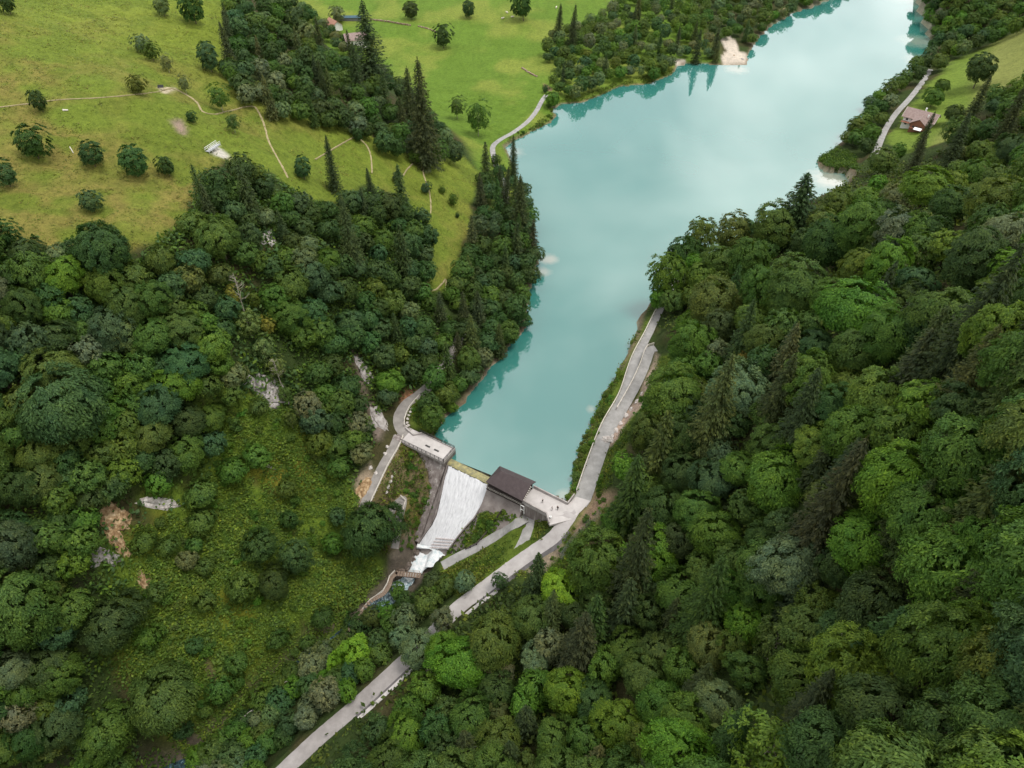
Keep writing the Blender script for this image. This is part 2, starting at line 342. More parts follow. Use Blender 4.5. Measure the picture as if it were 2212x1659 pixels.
mh = wmask(HILL, 3, 1); ml = wmask(LAWN, 3, 2); ms = wmask(SLOPEG, 5, 3, 3); mc = wmask(SCRUB, 3, 4); mdg = wmask(DAMG, 2, 5); mr = wmask(RIGHTG, 2, 6); mrb = wmask(RBANK, 1.5, 8); mlb = wmask(LBANK, 1, 9)
mv = smooth(9, 6, Z)*smooth(255, 275, Y)*smooth(140, 120, X)*(1-mh)
def lerp(c, col, m): return c*(1-m[..., None])+np.array(col)*m[..., None]
n_a = fbm(X, Y, 30, 4, 61)+.5; n_b = fbm(X, Y, 10, 4, 71)+.5; n_c = fbm(X, Y, 3.2, 3, 81)+.5
C = np.zeros(X.shape+(3,))+np.array((.032, .050, .014)); C = lerp(C, (.05, .046, .020), smooth(.45, .65, n_b))
hillc = lerp(lerp(np.zeros(X.shape+(3,))+np.array((.112, .150, .021)), (.165, .142, .038), smooth(.42, .64, n_a*.5+n_b*.5)*smooth(330, 230, Y)), (.088, .130, .015), smooth(.55, .72, n_b)*.8)
hillc = lerp(hillc, (.155, .195, .026), smooth(215, 290, Y)*.6*smooth(.3, .6, n_b))
C = lerp(C, (0, 0, 0), mh)+hillc*mh[..., None]
valc = lerp(lerp(np.zeros(X.shape+(3,))+np.array((.092, .155, .020)), (.155, .19, .034), smooth(.5, .68, n_a)*.9), (.075, .13, .014), smooth(.55, .75, n_b)*.5)
C = lerp(C, (0, 0, 0), mv)+valc*mv[..., None]
C = lerp(C, (.13, .19, .03), ml*smooth(0, 1, .6+n_b*.4)); C = lerp(C, (.21, .205, .07), ml*smooth(8, 12, Z)*.6)
sg = lerp(lerp(np.zeros(X.shape+(3,))+np.array((.102, .155, .019)), (.125, .140, .017), smooth(.5, .62, n_b)), (.06, .05, .02), smooth(.66, .76, n_c)*.6)
C = lerp(C, (0, 0, 0), ms)+sg*ms[..., None]
yel = wmask([(590,960),(660,950),(700,1020),(690,1080),(600,1060),(560,1010)], 4, 33, 3); C = lerp(C, (.21, .17, .028), yel*.85)
yel = wmask([(430,1330),(560,1350),(620,1430),(520,1560),(440,1600),(400,1450)], 6, 34, 4); C = lerp(C, (.15, .175, .02), yel*.5)
for m_ in (mc, mr, mrb, mlb): C = lerp(C, (.085, .125, .018), m_*.9)
C = lerp(C, (.12, .10, .035), mdg*.9); C = lerp(C, (.19, .15, .10), mdg*smooth(.52, .64, n_b)*.5)
# bare earth, rock and sand of definite outline
BARE = [([(1415,760),(1418,815),(1404,864),(1370,900),(1335,945),(1310,965),(1312,945),(1345,905),(1378,858),(1400,800)], (.36, .27, .22), 1),
 ([(372,262),(392,258),(402,275),(400,290),(384,282)], (.24, .18, .14), 1), ([(345,190),(375,186),(380,194),(350,203)], (.42, .36, .26), .5),
 ([(455,315),(475,318),(500,338),(490,342),(460,332)], (.45, .43, .38), .7), ([(865,850),(890,838),(905,850),(885,872),(868,880)], (.26, .13, .075), 1.5),
 ([(790,870),(802,868),(830,925),(826,950),(812,945)], (.19, .15, .13), 1.5), ([(760,755),(775,770),(792,850),(780,855)], (.14, .115, .09), 1.5),
 ([(768,1035),(800,1000),(818,1030),(796,1075),(776,1090)], (.28, .22, .16), 1.5), ([(1283,1060),(1325,1075),(1250,1160),(1235,1155)], (.23, .16, .11), 2), ([(1130,1230),(1215,1170),(1225,1185),(1150,1260)], (.24, .19, .14), 2),
 ([(1555,85),(1578,80),(1592,92),(1592,110),(1615,120),(1614,142),(1562,142),(1558,128),(1566,110)], (.46, .40, .34), 1), ([(1452,130),(1475,127),(1484,140),(1462,150)], (.42, .37, .32), 1),
 ([(1262,905),(1275,878),(1290,885),(1280,915),(1268,922)], (.42, .36, .30), .6), ([(1172,180),(1195,192),(1190,200),(1172,190)], (.2, .13, .08), .8),
 ([(440,1390),(460,1420),(485,1490),(490,1530),(478,1540),(462,1480),(442,1440)], (.10, .075, .05), 1.5), ([(385,1545),(410,1560),(440,1600),(430,1640),(400,1600)], (.09, .07, .05), 1.5), ([(165,1250),(180,1250),(182,1330),(168,1330)], (.035, .03, .02), 1.5), ([(300,1230),(322,1250),(315,1300),(300,1280)], (.15, .10, .07), 1),
 ([(745,1330),(790,1290),(830,1240),(850,1215),(868,1195),(880,1200),(862,1235),(830,1290),(770,1350)], (.075, .075, .035), 1.5), ([(865,1195),(900,1160),(918,1150),(905,1190),(880,1225)], (.22, .17, .135), 1),
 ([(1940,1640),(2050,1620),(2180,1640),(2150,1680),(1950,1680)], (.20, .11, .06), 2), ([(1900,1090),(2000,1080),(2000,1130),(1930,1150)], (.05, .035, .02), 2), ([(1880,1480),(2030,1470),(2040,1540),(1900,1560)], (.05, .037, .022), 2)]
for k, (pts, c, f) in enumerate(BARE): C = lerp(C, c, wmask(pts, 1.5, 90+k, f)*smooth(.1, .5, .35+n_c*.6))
shore_m = smooth(2.2, .2, dl)*(~inl); C = lerp(C, (.16, .12, .085), shore_m*.8); C = lerp(C, (.2, .2, .15), inl*1.0)
C = lerp(C, (.12, .10, .08), wr*smooth(7, 4, dr))
C *= (.86+.28*n_c)[..., None]
m, nt = new_mat('ground_cover'); GROUND_MAT = m
out = N(nt, 'ShaderNodeOutputMaterial'); b = N(nt, 'ShaderNodeBsdfPrincipled'); at = N(nt, 'ShaderNodeVertexColor', layer_name='Col')
geo = N(nt, 'ShaderNodeNewGeometry')
na = noise_node(nt, .55, 6, .75, geo.outputs['Position']); nb = noise_node(nt, 2.3, 4, .7, geo.outputs['Position'])
r1 = ramp(nt, na.outputs['Fac'], [(.3, (.66, .69, .64)), (.5, (1, 1, 1)), (.72, (1.30, 1.26, 1.18))])
r2 = ramp(nt, nb.outputs['Fac'], [(.32, (.78, .79, .77)), (.5, (1, 1, 1)), (.7, (1.22, 1.2, 1.12))])
c1 = mixc(nt, 1.0, at.outputs[0], r1.outputs[0], 'MULTIPLY'); c2 = mixc(nt, 1.0, c1, r2.outputs[0], 'MULTIPLY')
nt.links.new(c2, b.inputs['Base Color']); b.inputs['Roughness'].default_value = .95; b.inputs['Specular IOR Level'].default_value = .1
bp = N(nt, 'ShaderNodeBump'); bp.inputs['Strength'].default_value = .9; bp.inputs['Distance'].default_value = .55
nc = noise_node(nt, 1.1, 7, .75, geo.outputs['Position']); nt.links.new(nc.outputs['Fac'], bp.inputs['Height']); nt.links.new(bp.outputs[0], b.inputs['Normal'])
nt.links.new(b.outputs[0], out.inputs[0])
ny, nx = X.shape; idx = np.arange(nx*ny).reshape(ny, nx)
F = np.stack([idx[:-1, :-1], idx[:-1, 1:], idx[1:, 1:], idx[1:, :-1]], -1).reshape(-1, 4)
# tiny lumps so that the turf is not a clean sheet
Zg = Z+np.where((GX[None, :] > -150) & (GX[None, :] < 170) & (Y > 36) & (Y < 400), (n_c-.5)*.7*(1-wr), 0)*np.where(dl < 3, .2, 1)
for k, (wd, P) in RD.items():
    mm = (X > P[:, 0].min()-8) & (X < P[:, 0].max()+8) & (Y > P[:, 1].min()-8) & (Y < P[:, 1].max()+8)
    d = polydist(X[mm], Y[mm], P); q = smooth(wd/2+.5, wd/2+2.5, d); Zg[mm] = Z[mm]*(1-q)+Zg[mm]*q
Z = Zg
gm = np_mesh('ground', np.stack([X, Y, Z], -1).reshape(-1, 3), F, GROUND_MAT, np.concatenate([C, np.ones(X.shape+(1,))], -1).reshape(-1, 4), True)
tag(link('ground', gm), kind='structure')

# ------------------------------------------------------------------ lake
m, nt = new_mat('lake_water'); LAKE_MAT = m
out = N(nt, 'ShaderNodeOutputMaterial'); b = N(nt, 'ShaderNodeBsdfPrincipled'); geo = N(nt, 'ShaderNodeNewGeometry')
nz = noise_node(nt, .012, 4, .5, geo.outputs['Position'], .6)
base = ramp(nt, nz.outputs['Fac'], [(.35, (.026, .146, .126)), (.65, (.040, .166, .144))]).outputs[0]
def spot(u, v, rad, col, amt, base):
    P = un(u, v, 0); vd = N(nt, 'ShaderNodeVectorMath', operation='DISTANCE'); vd.inputs[1].default_value = tuple(P)
    vn = noise_node(nt, .25, 3, .6, geo.outputs['Position']); mv_ = N(nt, 'ShaderNodeMath', operation='MULTIPLY_ADD'); mv_.inputs[1].default_value = rad*.9; 
    nt.links.new(geo.outputs['Position'], vd.inputs[0]); nt.links.new(vn.outputs['Fac'], mv_.inputs[0]); nt.links.new(vd.outputs['Value'], mv_.inputs[2])
    mr_ = N(nt, 'ShaderNodeMapRange'); mr_.inputs['From Min'].default_value = rad*1.5; mr_.inputs['From Max'].default_value = rad*.75; mr_.inputs['To Min'].default_value = 0; mr_.inputs['To Max'].default_value = amt
    nt.links.new(mv_.outputs[0], mr_.inputs['Value']); return mixc(nt, mr_.outputs[0], base, col)
SILT = (.30, .30, .245)
for u, v, rad, amt in ((1185,560,4.5,.75),(1172,588,4,.6),(1796,388,12,.8),(1590,150,9,.6),(1276,884,2,.5),(1985,90,16,.5),(1995,130,14,.5),(1970,-10,30,.5),(1105,330,7,.45),(1218,1070,3,.5)):
    base = spot(u, v, rad, SILT, amt, base)
nt.links.new(base, b.inputs['Base Color']); b.inputs['Roughness'].default_value = .035; b.inputs['IOR'].default_value = 1.85; b.inputs['Specular IOR Level'].default_value = 1.0
nw = noise_node(nt, .9, 3, .55, geo.outputs['Position']); bp = N(nt, 'ShaderNodeBump'); bp.inputs['Strength'].default_value = .10; bp.inputs['Distance'].default_value = .035
nt.links.new(nw.outputs['Fac'], bp.inputs['Height']); nt.links.new(bp.outputs[0], b.inputs['Normal']); nt.links.new(b.outputs[0], out.inputs[0])
Lp = densify(LAKE, 4.0); nrm = []
for i in range(len(Lp)):
    a, c = Lp[i-1], Lp[(i+1) % len(Lp)]; t = (c-a)/(np.hypot(*(c-a))+1e-9); nrm.append((-t[1], t[0]))
nrm = np.array(nrm); ar = np.sum(Lp[:, 0]*np.roll(Lp[:, 1], -1)-np.roll(Lp[:, 0], -1)*Lp[:, 1])
if ar > 0: nrm = -nrm
sL = (Lp-DAMO[:2]) @ E1; tL = (Lp-DAMO[:2]) @ N1
off = np.where((tL > -9) & (sL > -8) & (sL < 40), 0, 2.4)
Lo = Lp+nrm*off[:, None]
bm = bmesh.new(); vs = [bm.verts.new((x, y, 0)) for x, y in Lo]; f = bm.faces.new(vs)
if f.normal.z < 0: f.normal_flip()
bmesh.ops.triangulate(bm, faces=[f]); bmesh.ops.recalc_face_normals(bm, faces=bm.faces)
me = bpy.data.meshes.new('lake'); bm.to_mesh(me); bm.free()
if me.polygons[0].normal.z < 0: me.flip_normals()
me.materials.append(LAKE_MAT); tag(link('lake', me), kind='structure')

# ------------------------------------------------------------------ roads, paths, trails
gravel = simple('pale_gravel', [(.3, (.205, .198, .19)), (.5, (.265, .258, .248)), (.7, (.33, .32, .31))], .45, .95, .25, 3)
asphalt = simple('worn_road_surface', [(.3, (.20, .183, .175)), (.5, (.255, .235, .226)), (.72, (.33, .305, .295))], .3, .9, .15, 3)
darkgravel = simple('grey_gravel', [(.3, (.17, .158, .145)), (.5, (.225, .208, .192)), (.7, (.29, .27, .25))], .45, .95, .25, 3)
trailm = simple('trodden_earth', [(.3, (.22, .18, .095)), (.6, (.30, .25, .14)), (.75, (.36, .31, .19))], .8, .95, .2)
def strip(name, P, w, mat, zoff=.03, kerb=0.0, ragged=.05):
    n = len(P); w = np.broadcast_to(np.asarray(w, float), (n,)); T = np.gradient(P[:, :2], axis=0); T /= np.linalg.norm(T, axis=1)[:, None]+1e-9; R = np.stack([T[:, 1], -T[:, 0]], 1)
    V = []; Fq = []; K = 5
    for i in range(n):
        for k in range(K):
            s = (k/(K-1)-.5)*w[i]*(1+(ragged*(random.random()-.5) if k in (0, K-1) else 0)); x, y = P[i, :2]+R[i]*s
            V.append((x, y, P[i, 2]+zoff-(.0 if 0 < k < K-1 else .02)))
    for i in range(n-1):
        for k in range(K-1): Fq.append((i*K+k, i*K+k+1, (i+1)*K+k+1, (i+1)*K+k))
    for side in (0, K-1):   # edge skirt
        b0 = len(V)
        for i in range(n): v = V[i*K+side]; V.append((v[0], v[1], v[2]-.35))
        for i in range(n-1): Fq.append((i*K+side, (i+1)*K+side, b0+i+1, b0+i) if side == 0 else ((i+1)*K+side, i*K+side, b0+i, b0+i+1))
    o = add_mesh(name, V, Fq, mat, smooth_=False); tag(o, kind='structure'); return o
TAPER = lambda n: np.interp(np.linspace(0, 1, n), [0, .38, .58, 1], [4.6, 4.5, 2.9, 2.0])
PMAT = {'road': asphalt, 'lakeside_path': gravel, 'branch_path': gravel, 'left_bank_path': darkgravel, 'gorge_path': darkgravel, 'lower_hairpin': darkgravel, 'zigzag_path': gravel, 'shore_path': gravel, 'house_road': gravel, 'beach_path': trailm}
for i, (k, (wd, P)) in enumerate(RD.items()):
    if k == 'road':
        c_ = int(len(P)*.50); strip('road', P[:c_+1], wd, simple('pale_road_concrete', [(.3, (.30, .278, .27)), (.5, (.36, .335, .325)), (.7, (.42, .395, .385))], .35, .9, .12, 3), .03); strip('road', P[c_:], wd, asphalt, .03); continue
    if k == 'lakeside_path': wd = TAPER(len(P))
    strip({'lakeside_path': 'gravel_path', 'branch_path': 'side_path', 'left_bank_path': 'dam_path', 'gorge_path': 'bank_path', 'lower_hairpin': 'hairpin_path', 'house_road': 'valley_road'}.get(k, k), P, wd, PMAT[k], .03+.004*(i % 5))
for wd, pts in TRAILS:
    a = catmull(np.array(pts, float), 6); P = hit(a[:, 0], a[:, 1]); P = P[~np.isnan(P[:, 0])]
    keep = [0]
    for i in range(1, len(P)):
        if .4 < np.hypot(*(P[i]-P[keep[-1]])[:2]) < 14: keep.append(i)
    P = densify(P[keep][:, :2], 1.0, False); P = np.column_stack([P, H(P[:, 0], P[:, 1])+.12])
    strip('hill_trail', P, wd if wd > .5 else .4, trailm, .05, ragged=.7)
rm, nt = new_mat('whitewater_stream'); out = N(nt, 'ShaderNodeOutputMaterial'); b = N(nt, 'ShaderNodeBsdfPrincipled'); geo = N(nt, 'ShaderNodeNewGeometry')
n_ = noise_node(nt, 1.1, 6, .7, geo.outputs['Position'], .8); vd = N(nt, 'ShaderNodeVectorMath', operation='DISTANCE'); vd.inputs[1].default_value = tuple(RV[0]); nt.links.new(geo.outputs['Position'], vd.inputs[0])
ms_ = N(nt, 'ShaderNodeMapRange'); ms_.inputs['From Min'].default_value = 4; ms_.inputs['From Max'].default_value = 26; ms_.inputs['To Min'].default_value = .22; ms_.inputs['To Max'].default_value = -.16; nt.links.new(vd.outputs['Value'], ms_.inputs['Value'])
ad = N(nt, 'ShaderNodeMath', operation='ADD'); nt.links.new(n_.outputs['Fac'], ad.inputs[0]); nt.links.new(ms_.outputs[0], ad.inputs[1])
rr_ = ramp(nt, ad.outputs[0], [(.30, (.018, .032, .038)), (.44, (.05, .10, .12)), (.56, (.34, .46, .50)), (.70, (.80, .83, .85))]); nt.links.new(rr_.outputs[0], b.inputs['Base Color']); b.inputs['Roughness'].default_value = .25
bp = N(nt, 'ShaderNodeBump'); bp.inputs['Strength'].default_value = .5; bp.inputs['Distance'].default_value = .2; nt.links.new(n_.outputs['Fac'], bp.inputs['Height']); nt.links.new(bp.outputs[0], b.inputs['Normal']); nt.links.new(b.outputs[0], out.inputs[0])
Pr = catmull(RV, 6); strip('river', np.column_stack([Pr[:, 0], Pr[:, 1], Pr[:, 2]-.1]), 5.0, rm, .0, ragged=.5)
# ------------------------------------------------------------------ foliage meshes
def leaf_mat(name, use_attr=False):
    m, nt = new_mat(name); out = N(nt, 'ShaderNodeOutputMaterial')
    if use_attr: src = N(nt, 'ShaderNodeVertexColor', layer_name='Col').outputs[0]
    else: src = N(nt, 'ShaderNodeObjectInfo').outputs['Color']
    geo = N(nt, 'ShaderNodeNewGeometry')
    r = ramp(nt, geo.outputs['Random Per Island'], [(0, (.62, .66, .62)), (.5, (1, 1, 1)), (.85, (1.25, 1.2, 1.1)), (1, (1.75, 1.5, 1.2))])
    tco = N(nt, 'ShaderNodeTexCoord'); nn_ = noise_node(nt, .33, 3, .6, tco.outputs['Object'])
    r0 = ramp(nt, nn_.outputs['Fac'], [(.34, (.78, .88, 1.0)), (.5, (1, 1, 1)), (.66, (1.2, 1.12, .95))])
    src = mixc(nt, 1.0, src, r0.outputs[0], 'MULTIPLY')
    c = mixc(nt, 1.0, src, r.outputs[0], 'MULTIPLY')
    d = N(nt, 'ShaderNodeBsdfPrincipled'); d.inputs['Roughness'].default_value = .62; d.inputs['Specular IOR Level'].default_value = .22; nt.links.new(c, d.inputs['Base Color'])
    t = N(nt, 'ShaderNodeBsdfTranslucent'); c2 = mixc(nt, 1.0, c, (1.15, 1.2, .55), 'MULTIPLY'); nt.links.new(c2, t.inputs['Color'])
    mx = N(nt, 'ShaderNodeMixShader'); mx.inputs[0].default_value = .36; nt.links.new(d.outputs[0], mx.inputs[1]); nt.links.new(t.outputs[0], mx.inputs[2])
    nt.links.new(mx.outputs[0], out.inputs[0]); return m
LEAF = leaf_mat('leaf'); LEAF_ATTR = leaf_mat('leaf_mass', True)
BARK = simple('bark', [(.3, (.06, .045, .032)), (.6, (.13, .10, .075)), (.75, (.2, .17, .14))], 3, .95, .4, 9)
PALEBARK = simple('pale_bark', [(.3, (.22, .19, .15)), (.6, (.36, .32, .26)), (.75, (.48, .44, .37))], 3, .95, .3, 9)
def unit(v): return v/(np.linalg.norm(v, axis=-1, keepdims=True)+1e-9)
def quads(cen, nor, ax, L, Wd, rng, bend=.25):
    """leaf quads (rhombus bent along its axis): cen, nor, ax arrays (n,3)"""
    n = len(cen); nor = unit(nor); ax = unit(ax-nor*np.sum(ax*nor, -1, keepdims=True)); sd = np.cross(nor, ax)
    L = np.broadcast_to(np.asarray(L, float), (n,))[:, None]; Wd = np.broadcast_to(np.asarray(Wd, float), (n,))[:, None]
    V = np.stack([cen-ax*L*.5, cen+sd*Wd*.5-nor*L*bend*.15, cen+ax*L*.5-nor*L*bend*.4, cen-sd*Wd*.5-nor*L*bend*.15], 1)
    return V.reshape(-1, 3), np.arange(4*n).reshape(n, 4)
def crown_mesh(seed, kind='round', ncl=112, nleaf=92, leafsize=.38):
    """crown of unit tree: diameter 10 m, height about 14 m, base at z = 0"""
    rng = np.random.default_rng(seed); R = 5.0
    hgt, zc, rz = {'round': (12.5, 7.4, 5.0), 'tall': (17, 9.6, 7.4), 'broad': (11, 6.8, 4.1), 'fluffy': (12.5, 7.0, 5.4), 'bushy': (13, 6.9, 6.9)}[kind]
    # unequal lobes
    lob = unit(rng.normal(size=(9, 3))); lob[:, 2] = np.abs(lob[:, 2])*.6; lob = unit(lob); la = rng.uniform(.05, .26 if kind != 'bushy' else .30, 9)
    i = np.arange(ncl); z = 1-(i+.5)/ncl*1.62; ph = i*2.399963+rng.uniform(0, 6.28); rr = np.sqrt(np.maximum(0, 1-z*z))
    d = np.stack([rr*np.cos(ph), rr*np.sin(ph), z], -1)+rng.normal(size=(ncl, 3))*.13; d = unit(d)
    f = .76+(np.maximum(0, d @ lob.T-.55)*la*2.3).sum(1)+rng.uniform(-.13, .12, ncl)
    cc = np.stack([d[:, 0]*R*f, d[:, 1]*R*f, zc+d[:, 2]*rz*f], -1)
    VV, FF, o = [], [], 0
    for k in range(ncl):
        n = int(nleaf*rng.uniform(.7, 1.3)); dk = d[k]; upn = unit(np.array([0, 0, .75])+dk*(.75 if kind != 'fluffy' else 1.0))
        out = dk-upn*np.dot(dk, upn); out = unit(out+rng.normal(size=3)*.05); lat = np.cross(upn, out)
        if kind == 'fluffy': a, b_, c_ = 1.05, 1.05, .65
        else: a, b_, c_ = 1.55, 1.1, .34
        s = rng.uniform(.75, 1.2)
        q = rng.normal(size=(n, 3)); q = unit(q)*(rng.uniform(0, 1, (n, 1))**.45)
        if kind != 'fluffy':   # sprays: fingers running outward
            nf = 5; fi = rng.integers(0, nf, n); ang = (fi-(nf-1)/2)*.42; rad = rng.uniform(0, 1, n)**.7
            q = np.stack([np.cos(ang)*rad*1.45-.30, np.sin(ang)*rad*1.4+rng.normal(size=n)*.11, rng.normal(size=n)*.35-rad*rad*.75], -1)
        p = cc[k]+s*(q[:, :1]*a*out+q[:, 1:2]*b_*lat+q[:, 2:3]*c_*upn)
        nn = dk*1.05+np.array([0, 0, .38])+rng.normal(size=(n, 3))*.42+q[:, :1]*.35*out+q[:, 1:2]*.25*lat
        aa = out*.8+q[:, 1:2]*lat+rng.normal(size=(n, 3))*.35
        L = leafsize*rng.uniform(.7, 1.45, n)
        V, F = quads(p, nn, aa, L*1.45, L*.60, rng); VV.append(V); FF.append(F+o); o += len(V)
    # inner leaves that close the crown
    n = 1300; q = unit(rng.normal(size=(n, 3)))*(rng.uniform(.2, 1, (n, 1))**.4)*.80
    p = np.stack([q[:, 0]*R, q[:, 1]*R, zc+q[:, 2]*rz], -1); V, F = quads(p, rng.normal(size=(n, 3))+[0, 0, .6], rng.normal(size=(n, 3)), .70, .5, rng); VV.append(V); FF.append(F+o)
    return np.vstack(VV), np.vstack(FF), hgt
def tubes(segs, sides=5):
    V, F = [], []
    for a, b, r0, r1 in segs:
        a = np.array(a, float); b = np.array(b, float); t = unit(b-a); x = unit(np.cross(t, [.31, .77, .2])); y = np.cross(t, x); o = len(V)
        for c, r in ((a, r0), (b, r1)):
            for k in range(sides): an = 2*math.pi*k/sides; V.append(c+(x*math.cos(an)+y*math.sin(an))*r)
        for k in range(sides): F.append((o+k, o+(k+1) % sides, o+sides+(k+1) % sides, o+sides+k))
    return np.array(V), np.array(F)
def trunk_mesh(seed, hgt, zc, spread=4.0, nl=12, thick=.26):
    rng = np.random.default_rng(seed+500); segs = []; p = np.array([0, 0, -1.6]); top = hgt*.86; n = 7; pts = [p]
    for k in range(1, n+1): pts.append(np.array([rng.normal()*.12*k/2, rng.normal()*.12*k/2, -1.6+(top+1.6)*k/n]))
    for k in range(n): segs.append((pts[k], pts[k+1], thick*(1-k/n)+.03, thick*(1-(k+1)/n)+.03))
    for k in range(nl):
        f = rng.uniform(.32, .85); b0 = pts[0]+(pts[-1]-pts[0])*f; an = rng.uniform(0, 6.28); L = spread*rng.uniform(.55, .95)*(1.15-f*.6)
        m1 = b0+np.array([math.cos(an)*L*.5, math.sin(an)*L*.5, L*.35]); m2 = b0+np.array([math.cos(an)*L, math.sin(an)*L, L*.5])
        segs += [(b0, m1, thick*.42*(1-f*.6), thick*.25*(1-f*.5)), (m1, m2, thick*.25*(1-f*.5), .02)]
    return tubes(segs)
def spruce_mesh(seed, h=22.0, R=3.6):
    rng = np.random.default_rng(seed); VV, FF, o = [], [], 0; z = h*.07; lv = 0
    while z < h*.985:
        f = (z/h); L0 = R*(1-f)**.68+.12; nb = max(5, int(11-5*f)); a0 = rng.uniform(0, 6.28)
        for k in range(nb):
            an = a0+k*6.283/nb+rng.normal()*.16; L = L0*rng.uniform(.72, 1.12); out = np.array([math.cos(an), math.sin(an), 0]); lat = np.array([-out[1], out[0], 0])
            m = max(4, int(L*12.5)); s = rng.uniform(.06, 1, m)
            drop = -.30*L*s**1.2+.18*L*s**3+rng.normal(size=m)*.05
            side = rng.normal(size=m)*.20*L*(.35+s)*(1.12-s)
            p = np.stack([out[0]*s*L+lat[0]*side, out[1]*s*L+lat[1]*side, z+drop-np.abs(side)*.35], -1)
            nn = np.array([0, 0, 1.0])+out*.35+lat*np.sign(side)[:, None]*.35+rng.normal(size=(m, 3))*.28
            aa = out+lat*np.sign(side)[:, None]*.55+np.array([0, 0, -.28])+rng.normal(size=(m, 3))*.2
            V, F = quads(p, nn, aa, rng.uniform(.40, .72, m), rng.uniform(.15, .25, m), rng, .5); VV.append(V); FF.append(F+o); o += len(V)
        z += h*.021*(1.1-.55*f)+.16; lv += 1
    V, F = quads(np.array([[0, 0, h-.2]]*6), np.array([[math.cos(a), math.sin(a), .2] for a in range(6)]), np.array([[0, 0, 1.0]]*6), .9, .16, rng); VV.append(V); FF.append(F+o)
    return np.vstack(VV), np.vstack(FF)
def shrub_mesh(seed, nleaf=1500, R=1.5, h=2.0):
    rng = np.random.default_rng(seed); c = rng.normal(size=(14, 3))*[R*.42, R*.42, h*.2]+[0, 0, h*.5]; k = rng.integers(0, 14, nleaf)
    q = unit(rng.normal(size=(nleaf, 3)))*rng.uniform(.5, 1, (nleaf, 1))*R*.42; p = c[k]+q; p[:, 2] = np.maximum(p[:, 2], .02)
    return quads(p, q+rng.normal(size=(nleaf, 3))*.5+[0, 0, .5], rng.normal(size=(nleaf, 3)), rng.uniform(.22, .42, nleaf), rng.uniform(.15, .26, nleaf), rng)
PROTO = {'broadleaf': [], 'spruce': [], 'shrub': [], 'thin': [], 'meadow': [], 'big': []}
def reg(kind, crown, trunk, bark):
    V, F = crown; me = np_mesh('crown', V, F, LEAF); tm = np_mesh('trunk', trunk[0], trunk[1], bark) if trunk is not None else None
    top = V[:, 2].max(); rad = np.percentile(np.hypot(V[:, 0], V[:, 1]), 97); PROTO[kind].append(dict(crown=me, trunk=tm, V=V, F=F, top=top, rad=rad, zc=np.median(V[:, 2])))
for i, k in enumerate(['round', 'round', 'tall', 'broad', 'fluffy', 'round', 'fluffy', 'tall', 'broad', 'fluffy']):
    V, F, hg = crown_mesh(100+i, k); reg('broadleaf', (V, F), trunk_mesh(100+i, hg, 7), BARK)
for i, k in enumerate(['round', 'broad', 'tall', 'fluffy', 'round', 'bushy']):
    V, F, hg = crown_mesh(130+i, k, 165, 175, .265); reg('big', (V, F), trunk_mesh(130+i, hg, 7), BARK)
for i in range(5):
    V, F, hg = crown_mesh(150+i, 'bushy', 84, 84, .44); reg('meadow', (V, F), trunk_mesh(150+i, hg, 7), BARK)
for i in range(4):
    V, F = spruce_mesh(200+i, 19+i, 3.7+.3*i); reg('spruce', (V, F), tubes([((0, 0, -1.5), (0, 0, 8), .3, .2), ((0, 0, 8), (0, 0, 17.5), .2, .04)], 6), BARK)
for i in range(4): reg('shrub', shrub_mesh(300+i), None, BARK)
for i in range(3):   # thin open birch-like crowns
    V, F, hg = crown_mesh(400+i, 'tall', 58, 46, .46); reg('thin', (V, F), trunk_mesh(400+i, hg, 8, 4.2, 16, .2), PALEBARK)

PAL = {'mid green': (.058, .108, .019), 'dark green': (.036, .070, .017), 'blue-green': (.044, .086, .030), 'yellow-green': (.084, .150, .020), 'grey-green': (.098, .130, .060), 'olive green': (.066, .104, .020), 'bright lime': (.135, .235, .022), 'fresh green': (.070, .140, .018), 'brownish green': (.058, .080, .024), 'pale green': (.10, .145, .045), 'dark brown-green': (.036, .054, .018), 'yellowing': (.16, .16, .03)}
PAL = {k: tuple(x*1.28 for x in c) for k, c in PAL.items()}
TREES = []   # dict(u, v, kind, proto, pos, scale, rot, colour, zone, D)
def try_tree(u, v, D, kind, proto=None):
    """crown of diameter D metres whose middle shows at picture point (u, v)"""
    pr = PROTO[kind][proto if proto is not None else random.randrange(len(PROTO[kind]))]
    s = D/(2*pr['rad']); lift = pr['zc']*s; P = hit1(u, v, lift)
    if np.isnan(P[0]): return None
    z = float(H(P[0], P[1])); return dict(u=u, v=v, pos=(P[0], P[1], z-.15*s), s=s, pr=pr, kind=kind, D=D, w=D*FOC/proj(P)[2], h=pr['top']*s)
